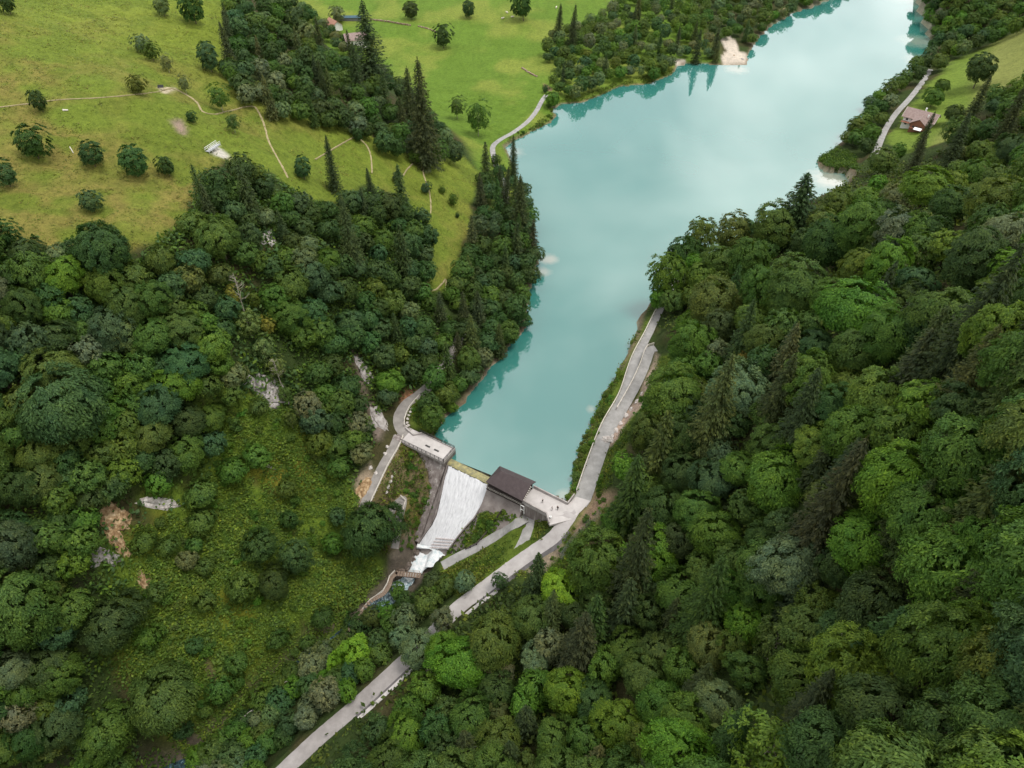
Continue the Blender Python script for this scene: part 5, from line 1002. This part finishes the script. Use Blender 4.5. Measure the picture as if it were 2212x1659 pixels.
for i, (u, v, s) in enumerate([(843,1040,1.2),(838,1052,1.4),(835,1063,1.0),(846,1030,1.0),(852,1022,.9),(800,1010,1.3),(812,1022,1.2),(832,980,1.2),(836,965,1.0)]): rock(u, v, (s, s*.9, s*.7), rock_pale, ['middle pale stone under the descending path rail','largest pale stone under the descending path rail','lowest pale stone under the descending path rail','upper pale stone under the descending path rail','topmost pale stone under the descending path rail','left stone above the descending path','right stone above the descending path','lower white stone beside the dam path fork','upper white stone beside the dam path fork'][i], 60+i, 'boulder', 'pale stones around the descending path', cat='stone')
rock(1264, 912, (1.4, 5, .9), rock_pale, 'whitish rock strip at the lake edge below the gravel path', 75, 'rock_outcrop', cat='outcrop', rotz=-.6)
for i, (u, v, s) in enumerate([(922,1203,1.9),(938,1200,1.5),(948,1202,1.6),(914,1172,1.8),(893,1208,2.4),(880,1222,2.2),(868,1232,1.6),(900,1192,1.8)]): rock(u, v, (s*1.2, s, s), rock_wet, ['dark boulder on the left in the foam at the spillway foot','middle dark boulder in the foam at the spillway foot','right dark boulder in the foam at the spillway foot','brown rock just left of the lower spillway','largest brown rock on the stream bank above the footbridge','brown rock nearest the footbridge on the stream bank','small brown rock at the left footbridge end','brown rock beside the white plunge water'][i], 80+i, 'boulder', 'boulders around the foot of the spillway', cat='boulder')
pl = rock(1603, 128, (2.2, 1.6, 1.0), rock_grey, 'grey boulder on the small beach', 95, 'boulder', cat='boulder'); rock(1585, 120, (1.2, 1, .8), rock_tan, 'small brown stone on the small beach', 96, 'boulder', cat='boulder')
# foam pool at the toe
_t = onface(936, 1184); cl_ = catmull(np.array([_t+np.array([.1, .2, -.05]), _t+np.array([-.3, -.9, -.7]), un(922,1199,-21.9), un(906,1214,-22.6), un(890,1232,-23.3), un(874,1248,-24.1)]), 8); wd_ = np.interp(np.linspace(0, 1, len(cl_)), [0, .3, .6, 1], [10.5, 9.6, 6.0, 3.8]); T = np.gradient(cl_[:, :2], axis=0); T /= np.linalg.norm(T, axis=1)[:, None]; V, F = [], []; K = 18
for i in range(len(cl_)):
    for k in range(K):
        f = k/(K-1)-.5; x, y = cl_[i, 0]+T[i, 1]*f*wd_[i], cl_[i, 1]-T[i, 0]*f*wd_[i]; V.append((x, y, cl_[i, 2]+.15-abs(f)*.5+.35*(float(vnoise(np.array(x*.9), np.array(y*.9), 3))-.4)+.22*(float(vnoise(np.array(x*2.6), np.array(y*2.6), 4))-.5)))
F = [(i*K+k, i*K+k+1, (i+1)*K+k+1, (i+1)*K+k) for i in range(len(cl_)-1) for k in range(K-1)]
pm = simple('foam_pool', [(.28, (.30, .42, .44)), (.40, (.50, .56, .58)), (.50, (.62, .64, .65)), (.66, (.72, .725, .73))], 1.1, .45, .35, 2.6, detail=8)
tag(add_mesh('plunge_pool', V, F, pm, None, True), kind='structure')

# ------------------------------------------------------------------ things on the hill and in the valley
g = hit1(349, 194); e_ = np.array([1, .1, 0]); t_ = thing('viewing_board', g, 'dark rectangular board by the sandy end of the hill trail', 'board')
mb = MB(); mb.box(g+[0, 0, 1.1], (1.9, .1, 0), (0, .5, .75), (0, -.05, .03)); mb.build('panel', simple('black_panel', [(.3, (.02, .02, .024)), (.7, (.035, .035, .04))], 2, .5, 0), t_)
for sx in (-.8, .8): mb = MB(); mb.bar(g+[sx, 0, -.3], g+[sx, .1, 1.1], .05); mb.build('leg', metal, t_)
g = hit1(458, 328); t_ = thing('footbridge', g, 'small grey steel footbridge with railings on the hill meadow', 'footbridge'); ang = math.radians(66); d = np.array([math.cos(ang), math.sin(ang), 0]); q = np.array([-d[1], d[0], 0]); L_ = 5.2
zA, zB = float(H(*(g-d*L_*.35)[:2])), float(H(*(g+d*L_*.65)[:2])); A0 = np.array([*(g-d*L_*.35)[:2], zA+.35]); B0 = np.array([*(g+d*L_*.65)[:2], max(zB, zA)+.55])
mb = MB()
for k in range(13): f = (k+.5)/13; mb.box(A0*(1-f)+B0*f, (B0-A0)/14.5, q*1.5, (0, 0, .08))
mb.build('deck', greymetal, t_)
for sgn in (-.75, .75):
    mb = MB(); a, b2 = A0+q*sgn, B0+q*sgn
    for hh in (1.1, .6): mb.bar(a+[0, 0, hh], b2+[0, 0, hh], .055)
    for k in range(5): f = k/4; mb.bar(a*(1-f)+b2*f-[0, 0, .5], a*(1-f)+b2*f+[0, 0, 1.12], .055)
    mb.build('railing', whitem, t_)
# houses
def gable(root, c, ax, ay, Lx, Ly, h, rise, wallm, roofmat, over=.6, th=.2, names=('wall', 'roof')):
    """house body: ridge along ax; c = ground centre"""
    ax = np.append(ax, 0.); ay = np.append(ay, 0.); c = np.array(c, float); mb = MB(); P = lambda x, y, z: c+ax*x+ay*y+np.array([0, 0, z]); x, y = Lx/2, Ly/2
    V = [P(-x, -y, -1.5), P(x, -y, -1.5), P(x, y, -1.5), P(-x, y, -1.5), P(-x, -y, h), P(x, -y, h), P(x, y, h), P(-x, y, h), P(-x, 0, h+rise), P(x, 0, h+rise)]
    mb.add(V, [(3, 2, 1, 0), (0, 1, 5, 4), (2, 3, 7, 6), (1, 2, 6, 9, 5), (3, 0, 4, 8, 7), (4, 5, 9, 8), (6, 7, 8, 9)]); w_ = mb.build(names[0], wallm, root)
    mb = MB(); k = rise/y
    for s in (-1, 1):
        q = [P(-x-over, s*(y+over), h-over*k+.02), P(x+over, s*(y+over), h-over*k+.02), P(x+over, 0, h+rise+.02), P(-x-over, 0, h+rise+.02)]; u_ = np.array([0, 0, th]); mb.add(q+[p+u_ for p in q], [(0, 1, 2, 3), (7, 6, 5, 4), (0, 4, 5, 1), (1, 5, 6, 2), (2, 6, 7, 3), (3, 7, 4, 0)])
    r_ = mb.build(names[1], roofmat, root); return P, w_, r_
plaster = simple('white_plaster', [(.3, (.62, .60, .57)), (.7, (.74, .72, .69))], .7, .85, .1)
redwood = simple('red_brown_timber', [(.3, (.16, .065, .04)), (.7, (.28, .12, .075))], 2, .8, .2, stretch=(1, 1, 5)); housroof = simple('brown_tiles', [(.3, (.18, .125, .11)), (.5, (.225, .165, .15)), (.7, (.27, .205, .19))], 1.0, .8, .5, 4); redroof = simple('red_tiles', [(.3, (.24, .115, .075)), (.7, (.34, .19, .135))], 1, .8, .4, 4)
glass = simple('window_glass', [(.3, (.03, .035, .04)), (.7, (.06, .07, .08))], 1, .12, 0, spec=.6)
hc = un(1983, 268, 6.5); hz = float(H(hc[0], hc[1])); hc[2] = hz
rt = un(1994, 246, 12)-un(1972, 240, 12); dx = un(2036, 257, 13)-un(1974, 241, 13); ax = unit(dx[:2]); ay = np.array([-ax[1], ax[0]])
hs = thing('house', hc, 'chalet house with brown cross-gabled roof beside the valley road at far right', 'house'); 
P, w_, r_ = gable(hs, hc, ax, ay, 14, 9.5, 5.0, 2.7, plaster, housroof, .9)
P2, w2, r2 = gable(hs, P(1.6, -5.2, 0), ay, -ax, 9.5, 7.0, 4.6, 2.3, redwood, housroof, .7, .2, ('wing_wall', 'wing_roof'))
mb = MB()
for s in (-1, 1):
    for xx in (-7.95, 7.95): mb.box((P(xx, s*2.8, 6.25)), np.append(ax*.12, 0), np.append(ay*5.6, -s*2.7*5.6/4.75), (0, 0, .34))
mb.build('bargeboard', palewood, hs)
ch = MB(); ch.box(P(.8, .6, 8.3), np.append(ax*.7, 0), np.append(ay*.7, 0), (0, 0, 1.8)); ch.build('chimney', whitem, hs); ch = MB(); ch.box(P(3.6, -3.4, 7.1), np.append(ax*.5, 0), np.append(ay*.5, 0), (0, 0, 1.2)); ch.build('chimney', whitem, hs)
for xx in (-5.2, -2.6):
    for zz in (1.5, 3.7): mb = MB(); mb.box(P(xx, -4.78, zz), np.append(ax*1.1, 0), np.append(ay*.08, 0), (0, 0, 1.2)); mb.build('window', glass, hs)
for xx in (-1.8, 0, 1.8): mb = MB(); mb.box(P(1.6+xx, -9.98, 2.8), np.append(ax*.9, 0), np.append(ay*.08, 0), (0, 0, 1.2)); mb.build('window', glass, hs)
mb = MB(); mb.box(P(-5, -6.0, 2.6), np.append(ax*4.5, 0), np.append(ay*2.0, 0), (0, 0, .2)); mb.build('balcony', redwood, hs); mb = MB(); mb.box(P(1.6, -10.8, 2.4), np.append(ax*6.6, 0), np.append(ay*1.4, 0), (0, 0, .2)); mb.build('balcony', redwood, hs)
mb = MB(); mb.box(P(1.2, 4.6, 5.6), np.append(ax*7, 0), np.append(ay*.2, 0), (0, 0, 1.1)); mb.build('rear_dormer', metal, hs)
cp = P(2.6, -12.6, 0); cp[2] = float(H(cp[0], cp[1])); t_ = thing('awning', cp, 'white awning in front of the chalet house', 'awning'); mb = MB(); mb.box(cp+[0, 0, 2.4], np.append(ax*3.6, 0), np.append(ay*2.4, .4), (0, 0, .08)); mb.build('canopy', whitem, t_)
for sx in (-1.7, 1.7): mb = MB(); mb.bar(cp+np.append(ax*sx-ay*1.1, -.3), cp+np.append(ax*sx-ay*1.1, 2.3), .05); mb.build('post', metal, t_)
fc = un(770, 92, 4); fc[2] = float(H(fc[0], fc[1])); fh = thing('farmhouse', fc, 'white farmhouse glimpsed behind the largest ridge spruce', 'house'); P, w_, r_ = gable(fh, fc, np.array([.94, .34]), np.array([-.34, .94]), 14, 10, 5.5, 2.6, plaster, housroof, .8)
for xx in (-4.5, -1.5, 1.5, 4.5): mb = MB(); mb.box(P(xx, -5.03, 2.6), (.95, .34, 0), (-.03, .08, 0), (0, 0, 1.3)); mb.build('window', glass, fh)
fc = un(722, 60, 4); fc[2] = float(H(fc[0], fc[1])); fb = thing('barn', fc, 'small barn with a red tiled roof beside the ridge wood', 'barn'); P, w_, r_ = gable(fb, fc, np.array([.6, -.8]), np.array([.8, .6]), 11, 7, 3.2, 2.6, plaster, redroof, .6)
mb = MB(); mb.box(P(0, -3.53, 1.2), (1.2, -1.6, 0), (.04, .03, 0), (0, 0, 2.4)); mb.build('door', darkwood, fb)
fc = un(752, 44, 3.5); fc[2] = float(H(fc[0], fc[1])); sh = thing('long_shed', fc, 'long low blue shed at the top of the pasture', 'shed')
bluem = simple('blue_sheeting', [(.3, (.025, .065, .09)), (.7, (.05, .105, .14))], .6, .5, .1); P, w_, r_ = gable(sh, fc, np.array([1., .05]), np.array([-.05, 1.]), 19, 4.5, 2.0, .7, simple('grey_boards', [(.3, (.12, .12, .12)), (.7, (.2, .2, .2))], 2), bluem, .4)
# dry stone wall, log lines
def lowwall(pts, w_, h_, mat, label, name, cat, seed=0):
    P = on_ground(pts, 0); t_ = thing(name, P[0], label, cat); mb = MB(); r = random.Random(seed)
    for p in densify(P[:, :2], .8, False):
        a = r.uniform(0, 3.1); sz = r.uniform(.7, 1.25); z = float(H(*p)); mb.box((p[0]+r.uniform(-.3, .3), p[1]+r.uniform(-.3, .3), z+h_*.4), (math.cos(a)*w_*sz, math.sin(a)*w_*sz, r.uniform(-.15, .15)), (-math.sin(a)*w_*.8, math.cos(a)*w_*.8, 0), (0, r.uniform(-.1, .1), h_*sz))
    mb.build('stones' if 'stone' in name else 'logs', mat, t_)
stonebrown = simple('brown_field_stone', [(.3, (.12, .07, .045)), (.5, (.24, .17, .12)), (.7, (.36, .30, .24))], .8, .95, .4)
lowwall([(800,43),(830,47),(860,52),(885,56)], 1.0, 1.0, stonebrown, 'brown dry stone wall running across the top pasture', 'dry_stone_wall', 'wall', 1); lowwall([(905,58),(930,65),(955,76)], .8, .7, stonebrown, 'overgrown grey end of the stone wall by the bushy tree', 'dry_stone_wall', 'wall', 2)
lowwall([(1128,148),(1142,158),(1158,166)], 1.0, .7, stonebrown, 'line of brown brush and stones on the valley meadow', 'stone_row', 'stones', 3)
def log(u, v, L_, r_, ang, label, mat, grp=None):
    g = hit1(u, v); d = np.array([math.cos(ang), math.sin(ang)]); a = np.array([*(g[:2]-d*L_/2), 0]); b2 = np.array([*(g[:2]+d*L_/2), 0]); a[2] = float(H(*a[:2]))+r_*.7; b2[2] = float(H(*b2[:2]))+r_*.7
    V, F = tubes([(a-g, b2-g, r_, r_*.7)], 8); F = [tuple(f) for f in F]+[tuple(range(8))[::-1], tuple(range(8, 16))]; tag(add_mesh('fallen_log', V, F, mat), label, 'log', grp).location = tuple(g)
log(2017, 1618, 3.2, .25, -.9, 'pale broken log on the bare ground at the bottom right', palewood); log(2070, 1455, 5, .12, .2, 'thin fallen stem in the dark gap at the lower right', brownwood); log(405, 500, 3.4, .2, .1, 'pale log lying on the hill meadow above the wood', palewood); log(142, 240, 1.4, .3, .3, 'short pale log beside the small leaning tree at far left', palewood); log(155, 325, 2.6, .14, -.9, 'thin pale stick log on the hill meadow at left', palewood)
def bare_tree(u, v, h, label, seed, mat=PALEBARK):
    g = hit1(u, v); r = np.random.default_rng(seed); segs = []; lean = r.normal(size=2)*.05
    tr = [np.array([lean[0]*z, lean[1]*z, z]) for z in np.linspace(-1, h, 7)]
    t_ = thing('dead_tree', g, label, 'tree', None)
    V, F = tubes([(tr[i], tr[i+1], .17*(1-i/7)+.02, .17*(1-(i+1)/7)+.02) for i in range(6)]); add_mesh('trunk', V, F, mat, t_)
    for k in range(22):
        f = r.uniform(.35, .98); b0 = np.array([lean[0]*h*f, lean[1]*h*f, h*f]); a = r.uniform(0, 6.28); L_ = h*.24*(1.25-f); m1 = b0+np.array([math.cos(a)*L_*.6, math.sin(a)*L_*.6, L_*.3]); m2 = b0+np.array([math.cos(a+.3)*L_, math.sin(a+.3)*L_, L_*.65]); segs += [(b0, m1, .055, .04), (m1, m2, .04, .015), (m1, m1+np.array([math.cos(a-.8)*L_*.4, math.sin(a-.8)*L_*.4, L_*.2]), .03, .012)]
    V, F = tubes(segs, 4); add_mesh('branches', V, F, mat, t_)
bare_tree(532, 690, 15, 'bare pale dead tree in the middle of the rock spur row', 1); bare_tree(610, 840, 12, 'bare thin dead tree beside the grey cliff face', 2); bare_tree(1748, 1420, 13, 'bare grey stem with side twigs in the lower right wood', 3); bare_tree(2150, 905, 13, 'bare branched dead tree at the right of the forest', 4); bare_tree(1712, 1668, 9, 'bare forked limbs at the bottom edge of the forest', 5); bare_tree(932, 1470, 8, 'bare bent stem beside the lower road', 6)

# ------------------------------------------------------------------ people and cows
def skin_body(name, verts, edges, radii, mat, parent, root_i=0, sub=1):
    me = bpy.data.meshes.new(name); me.from_pydata(verts, edges, []); o = bpy.data.objects.new(name, me); COL.objects.link(o); o.parent = parent
    md = o.modifiers.new('skin', 'SKIN'); sv = me.skin_vertices
    lay = sv[0] if len(sv) else None
    if lay is None:
        bm = bmesh.new(); bm.from_mesh(me); bm.verts.layers.skin.verify(); bm.to_mesh(me); bm.free(); lay = me.skin_vertices[0]
    for i, r in enumerate(radii): lay.data[i].radius = (r, r) if isinstance(r, (int, float)) else r
    lay.data[root_i].use_root = True
    if sub: o.modifiers.new('sub', 'SUBSURF').levels = sub; o.modifiers[-1].render_levels = sub
    me.materials.append(mat); return o
def flatmat(n, c, r=.8): return simple(n, [(.3, tuple(x*.85 for x in c)), (.7, tuple(min(1, x*1.12) for x in c))], 6, r, .05)
SKINM = flatmat('skin', (.42, .26, .19), .6); HAIRM = flatmat('hair', (.05, .035, .025))
def person(u, v, rz, label, top, legs, stride=.16, sc=1.0):
    g = un(u, v, 1.665); root = thing('person', g, label, 'person', 'people walking on the dam deck', rz); root.scale = (sc,)*3
    s = stride
    Vb = [(0,0,.95),(0,0,1.15),(0,0,1.38),(0,.01,1.48),(0,.02,1.60),(0,.03,1.70), (-.09,0,.90),(-.1,s*.55,.50),(-.1,s*.4,.08),(-.1,s*.4+.16,.04), (.09,0,.90),(.1,-s*.25,.50),(.1,-s*1.1,.09),(.1,-s*1.1+.15,.04), (-.19,0,1.40),(-.24,-.05,1.13),(-.23,.06,.90),(-.23,.10,.82), (.19,0,1.40),(.24,.05,1.13),(.24,.13,.91),(.24,.17,.83)]
    E = [(0,1),(1,2),(2,3),(3,4),(4,5),(0,6),(6,7),(7,8),(8,9),(0,10),(10,11),(11,12),(12,13),(2,14),(14,15),(15,16),(16,17),(2,18),(18,19),(19,20),(20,21)]
    fv, fe = [], []; n0 = len(Vb)
    for hx, base, dy in ((-.23, 17, .10), (.24, 21, .17)):
        bz = Vb[base]
        for k in range(4): Vb.append((bz[0]+(k-1.5)*.004, bz[1]+(k-1.5)*.02, bz[2]-.085-(.012 if k in (1, 2) else 0))); E.append((base, len(Vb)-1))
        Vb.append((bz[0], bz[1]+.05, bz[2]-.035)); E.append((base, len(Vb)-1))
    rad = [.135,.125,.15,.055,.10,.085,.09,.062,.045,.04,.09,.062,.045,.04,.062,.045,.034,.034,.062,.045,.034,.034]+[.010]*10
    skin_body('body', Vb, E, rad, SKINM, root)
    It = [0, 1, 2, 14, 15, 16, 18, 19, 20]; mp_ = {a: i for i, a in enumerate(It)}
    skin_body('jacket', [Vb[i] for i in It], [(mp_[a], mp_[b]) for a, b in E if a in mp_ and b in mp_], [.16, .15, .175, .08, .062, .048, .08, .062, .048], flatmat('jacket_cloth', top), root)
    It = [0, 6, 7, 8, 10, 11, 12]; mp2 = {a: i for i, a in enumerate(It)}
    skin_body('trousers', [Vb[i] for i in It], [(mp2[a], mp2[b]) for a, b in E if a in mp2 and b in mp2], [.155, .11, .08, .06, .11, .08, .06], flatmat('trouser_cloth', legs), root)
    skin_body('hair', [(0, -.02, 1.66), (0, 0, 1.755), (0, .04, 1.76)], [(0, 1), (1, 2)], [.09, .085, .06], HAIRM, root)
    for sx, yy, in ((-.1, s*.4+.06), (.1, -s*1.1+.06)): skin_body('shoe', [(sx, yy-.09, .05), (sx, yy+.05, .05), (sx, yy+.14, .04)], [(0, 1), (1, 2)], [.055, .052, .035], HAIRM, root)
person(1171.5, 1086, .6, 'person in a dark top and pale trousers nearest the gatehouse', (.03, .03, .035), (.45, .42, .40)); person(1192, 1102, 2.2, 'person in light clothes in the middle of the dam deck', (.6, .58, .58), (.35, .33, .34)); person(1204, 1101, 2.5, 'person dressed in black on the right of the dam deck', (.015, .015, .017), (.015, .015, .018), .2, 1.04)
cowm = flatmat('pale_hide', (.62, .56, .47)); hoof = flatmat('dark_hoof', (.06, .05, .04))
def cow(u, v, rz, label, lying):
    g = hit1(u, v); root = thing('cow', g, label, 'cow', 'cows on the top pasture', rz); z = .62 if lying else 1.05
    Vb = [(0,0,z),(.55,0,z+.05),(.9,0,z+.12),(1.2,0,z+.35),(1.5,0,z+.28),(1.72,0,z+.15),(-.5,0,z),(-.85,0,z+.05),(-1.0,0,z-.1),(-1.04,0,z-.5),(1.36,.2,z+.42),(1.36,-.2,z+.42)]
    E = [(0,1),(1,2),(2,3),(3,4),(4,5),(0,6),(6,7),(7,8),(8,9),(4,10),(4,11)]; rad = [.42,.42,.34,.2,.17,.11,.42,.33,.05,.03,.045,.045]
    for sx, base, fw in ((.6, 1, 1), (-.6, 6, -1)):
        for sy in (-.22, .22):
            n = len(Vb); Vb += [(sx, sy, z-.3), (sx+.04*fw, sy, z*.45), (sx, sy, .05)] if not lying else [(sx+.1, sy*1.4, z-.3), (sx+.35, sy*1.8, .18), (sx+.05, sy*1.9, .1)]
            E += [(base, n), (n, n+1), (n+1, n+2)]; rad += [.16, .085, .06]
    skin_body('body', Vb, E, rad, cowm, root, 0, 1)
    for sy in (-.08, .08): skin_body('horn', [(1.42, sy, z+.42), (1.42, sy*2.2, z+.56)], [(0, 1)], [.035, .015], hoof, root, 0, 0)
cow(1085, 41, .4, 'left pale cow of the three lying near the dark narrow tree', True); cow(1095, 30, 2.4, 'uppermost pale cow of the three near the dark narrow tree', False); cow(1106, 38, .2, 'right pale cow of the three near the dark narrow tree', True); cow(1201, 19, 1.2, 'single pale cow standing farther right on the pasture', False)
# ------------------------------------------------------------------ ground cover nobody could count
BAREP = [wpoly(b_[0]) for b_ in BARE]
def cover(name, label, cat, pts_list, dens, size, cols, seed, zmul=1.0, clump=4, maxn=120000, up=.8):
    rng = np.random.default_rng(seed); VV, CC = [], []
    for pts in pts_list:
        P = wpoly(pts); lo, hi = P.min(0), P.max(0); n = int(min(maxn, (hi-lo).prod()*dens)); xy = rng.uniform(lo, hi, (n, 2))
        m = inpoly(xy[:, 0]+fbm(xy[:, 0], xy[:, 1], 8, 2, 5)*6, xy[:, 1]+fbm(xy[:, 0], xy[:, 1], 8, 2, 8)*6, P); m &= (fbm(xy[:, 0], xy[:, 1], 5, 3, seed)+.5+rng.normal(size=n)*.12) > (.36 if name == 'undergrowth' else .42)
        xy = xy[m]; z = H(xy[:, 0], xy[:, 1]); dl_ = polydist(xy[:, 0], xy[:, 1], LAKE, True) if len(xy) else z; k = ~(inpoly(xy[:, 0], xy[:, 1], LAKE) & (z < .15)); xy, z = xy[k], z[k]
        for kk, (wd, R_) in RD.items():
            d = polydist(xy[:, 0], xy[:, 1], R_); k = d > wd/2+.8; xy, z = xy[k], z[k]
        ss = (xy-DAMO[:2]) @ E1; tt = (xy-DAMO[:2]) @ N1; k = ~((ss > -17) & (ss < 30) & (tt > -5) & (tt < 1.6)) & ~((ss > -1.4) & (ss < 14.6-tt*.35) & (tt > -3) & (tt < 18)) & ~((ss > 25) & (ss < 40) & (tt > -4.4) & (tt < 1.6)); xy, z = xy[k], z[k]
        for bp2 in BAREP:
            if len(bp2) > 2: k = ~inpoly(xy[:, 0], xy[:, 1], bp2); xy, z = xy[k], z[k]
        n = len(xy); cl = (fbm(xy[:, 0], xy[:, 1], 4, 3, seed+3)+.5); sz = size*(.55+1.1*cl)*rng.uniform(.7, 1.3, n)
        ci = np.clip(((cl-.3)/.4+rng.normal(size=n)*.35)*len(cols), 0, len(cols)-1).astype(int); col = np.array(cols)[ci]*rng.uniform(.8, 1.25, (n, 1))
        for q in range(clump):
            off = rng.normal(size=(n, 3))*np.array([.5, .5, .32*zmul]); off[:, 2] = np.abs(off[:, 2])+.12; p = np.column_stack([xy, z])+off*sz[:, None]*1.5
            V, F = quads(p, rng.normal(size=(n, 3))*.55+[0, 0, up], rng.normal(size=(n, 3)), sz*rng.uniform(.7, 1.3, n), sz*.62, rng); VV.append(V); CC.append(np.repeat(np.column_stack([col, np.ones(n)]), 4, 0))
    V = np.vstack(VV); me = np_mesh(name, V, np.arange(len(V)).reshape(-1, 4), LEAF_ATTR, np.vstack(CC)); return tag(link(name, me), label, cat, kind='stuff')
GR = [(.086, .146, .020), (.098, .160, .022), (.112, .174, .023), (.125, .174, .023), (.09, .148, .023)]
cover('undergrowth', 'low leafy undergrowth covering the grassy gorge wall', 'undergrowth', [SLOPEG], 17.0, .58, GR, 1, .7, 4, 170000, 1.7)
cover('forest_undergrowth', 'dense green shrub layer under the trees of the gorge wall', 'undergrowth', [[(-80,490),(110,560),(200,515),(290,565),(400,490),(430,385),(520,360),(640,425),(720,440),(800,410),(880,440),(935,500),(920,640),(985,700),(940,820),(830,870),(770,1050),(690,950),(600,880),(540,830),(480,880),(440,1020),(330,1120),(270,1230),(250,1430),(330,1560),(380,1659),(-80,1720)]], 3.0, .95, [(.055, .10, .019), (.075, .138, .022), (.095, .16, .022), (.056, .108, .032)], 2, 1.6, 4, 90000)
cover('slope_undergrowth', 'green shrub layer on the floor of the right slope forest', 'undergrowth', [[(640,1680),(765,1545),(880,1460),(1000,1330),(1120,1268),(1240,1215),(1330,1100),(1400,930),(1500,860),(1500,760),(1430,700),(1450,600),(1640,470),(1900,360),(2060,320),(2211,190),(2330,200),(2330,1780),(640,1780)]], 2.4, .95, [(.036, .062, .013), (.052, .09, .015), (.07, .10, .017)], 3, 1.4, 4, 90000)
cover('scrub', 'bright green weeds and scrub on the banks around the dam and paths', 'scrub', [SCRUB, RIGHTG, RBANK, LBANK, DAMG], 8, .48, [(.055, .10, .012), (.085, .14, .015), (.12, .17, .02), (.10, .12, .022)], 4, 1.2, 4)
cover('meadow_grass', 'tufted grass and herbs on the hill meadow', 'grass', [HILL], 2.0, .34, [(.105, .15, .018), (.125, .165, .02), (.14, .175, .025), (.155, .155, .035)], 5, .4, 3, 90000, 1.4)
cover('reeds', 'bed of green reeds in the lake bay below the house', 'reeds', [[(1768,338),(1800,312),(1815,318),(1850,340),(1855,368),(1830,374),(1785,368),(1765,355)]], 9, .5, [(.055, .105, .018), (.07, .125, .02)], 6, 2.2, 4, 40000, .2)
cover('shore_grass', 'tall grass fringe along the lake edge of the valley meadow', 'grass', [[(1080,322),(1100,298),(1150,276),(1185,250),(1200,250),(1205,240),(1190,225),(1215,215),(1340,178),(1440,150),(1465,160),(1400,186),(1340,192),(1255,226),(1215,226),(1195,262),(1150,288),(1108,310),(1092,325)]], 6, .5, [(.08, .12, .016), (.105, .15, .02), (.07, .105, .016)], 7, 1.0, 3, 50000, .6)
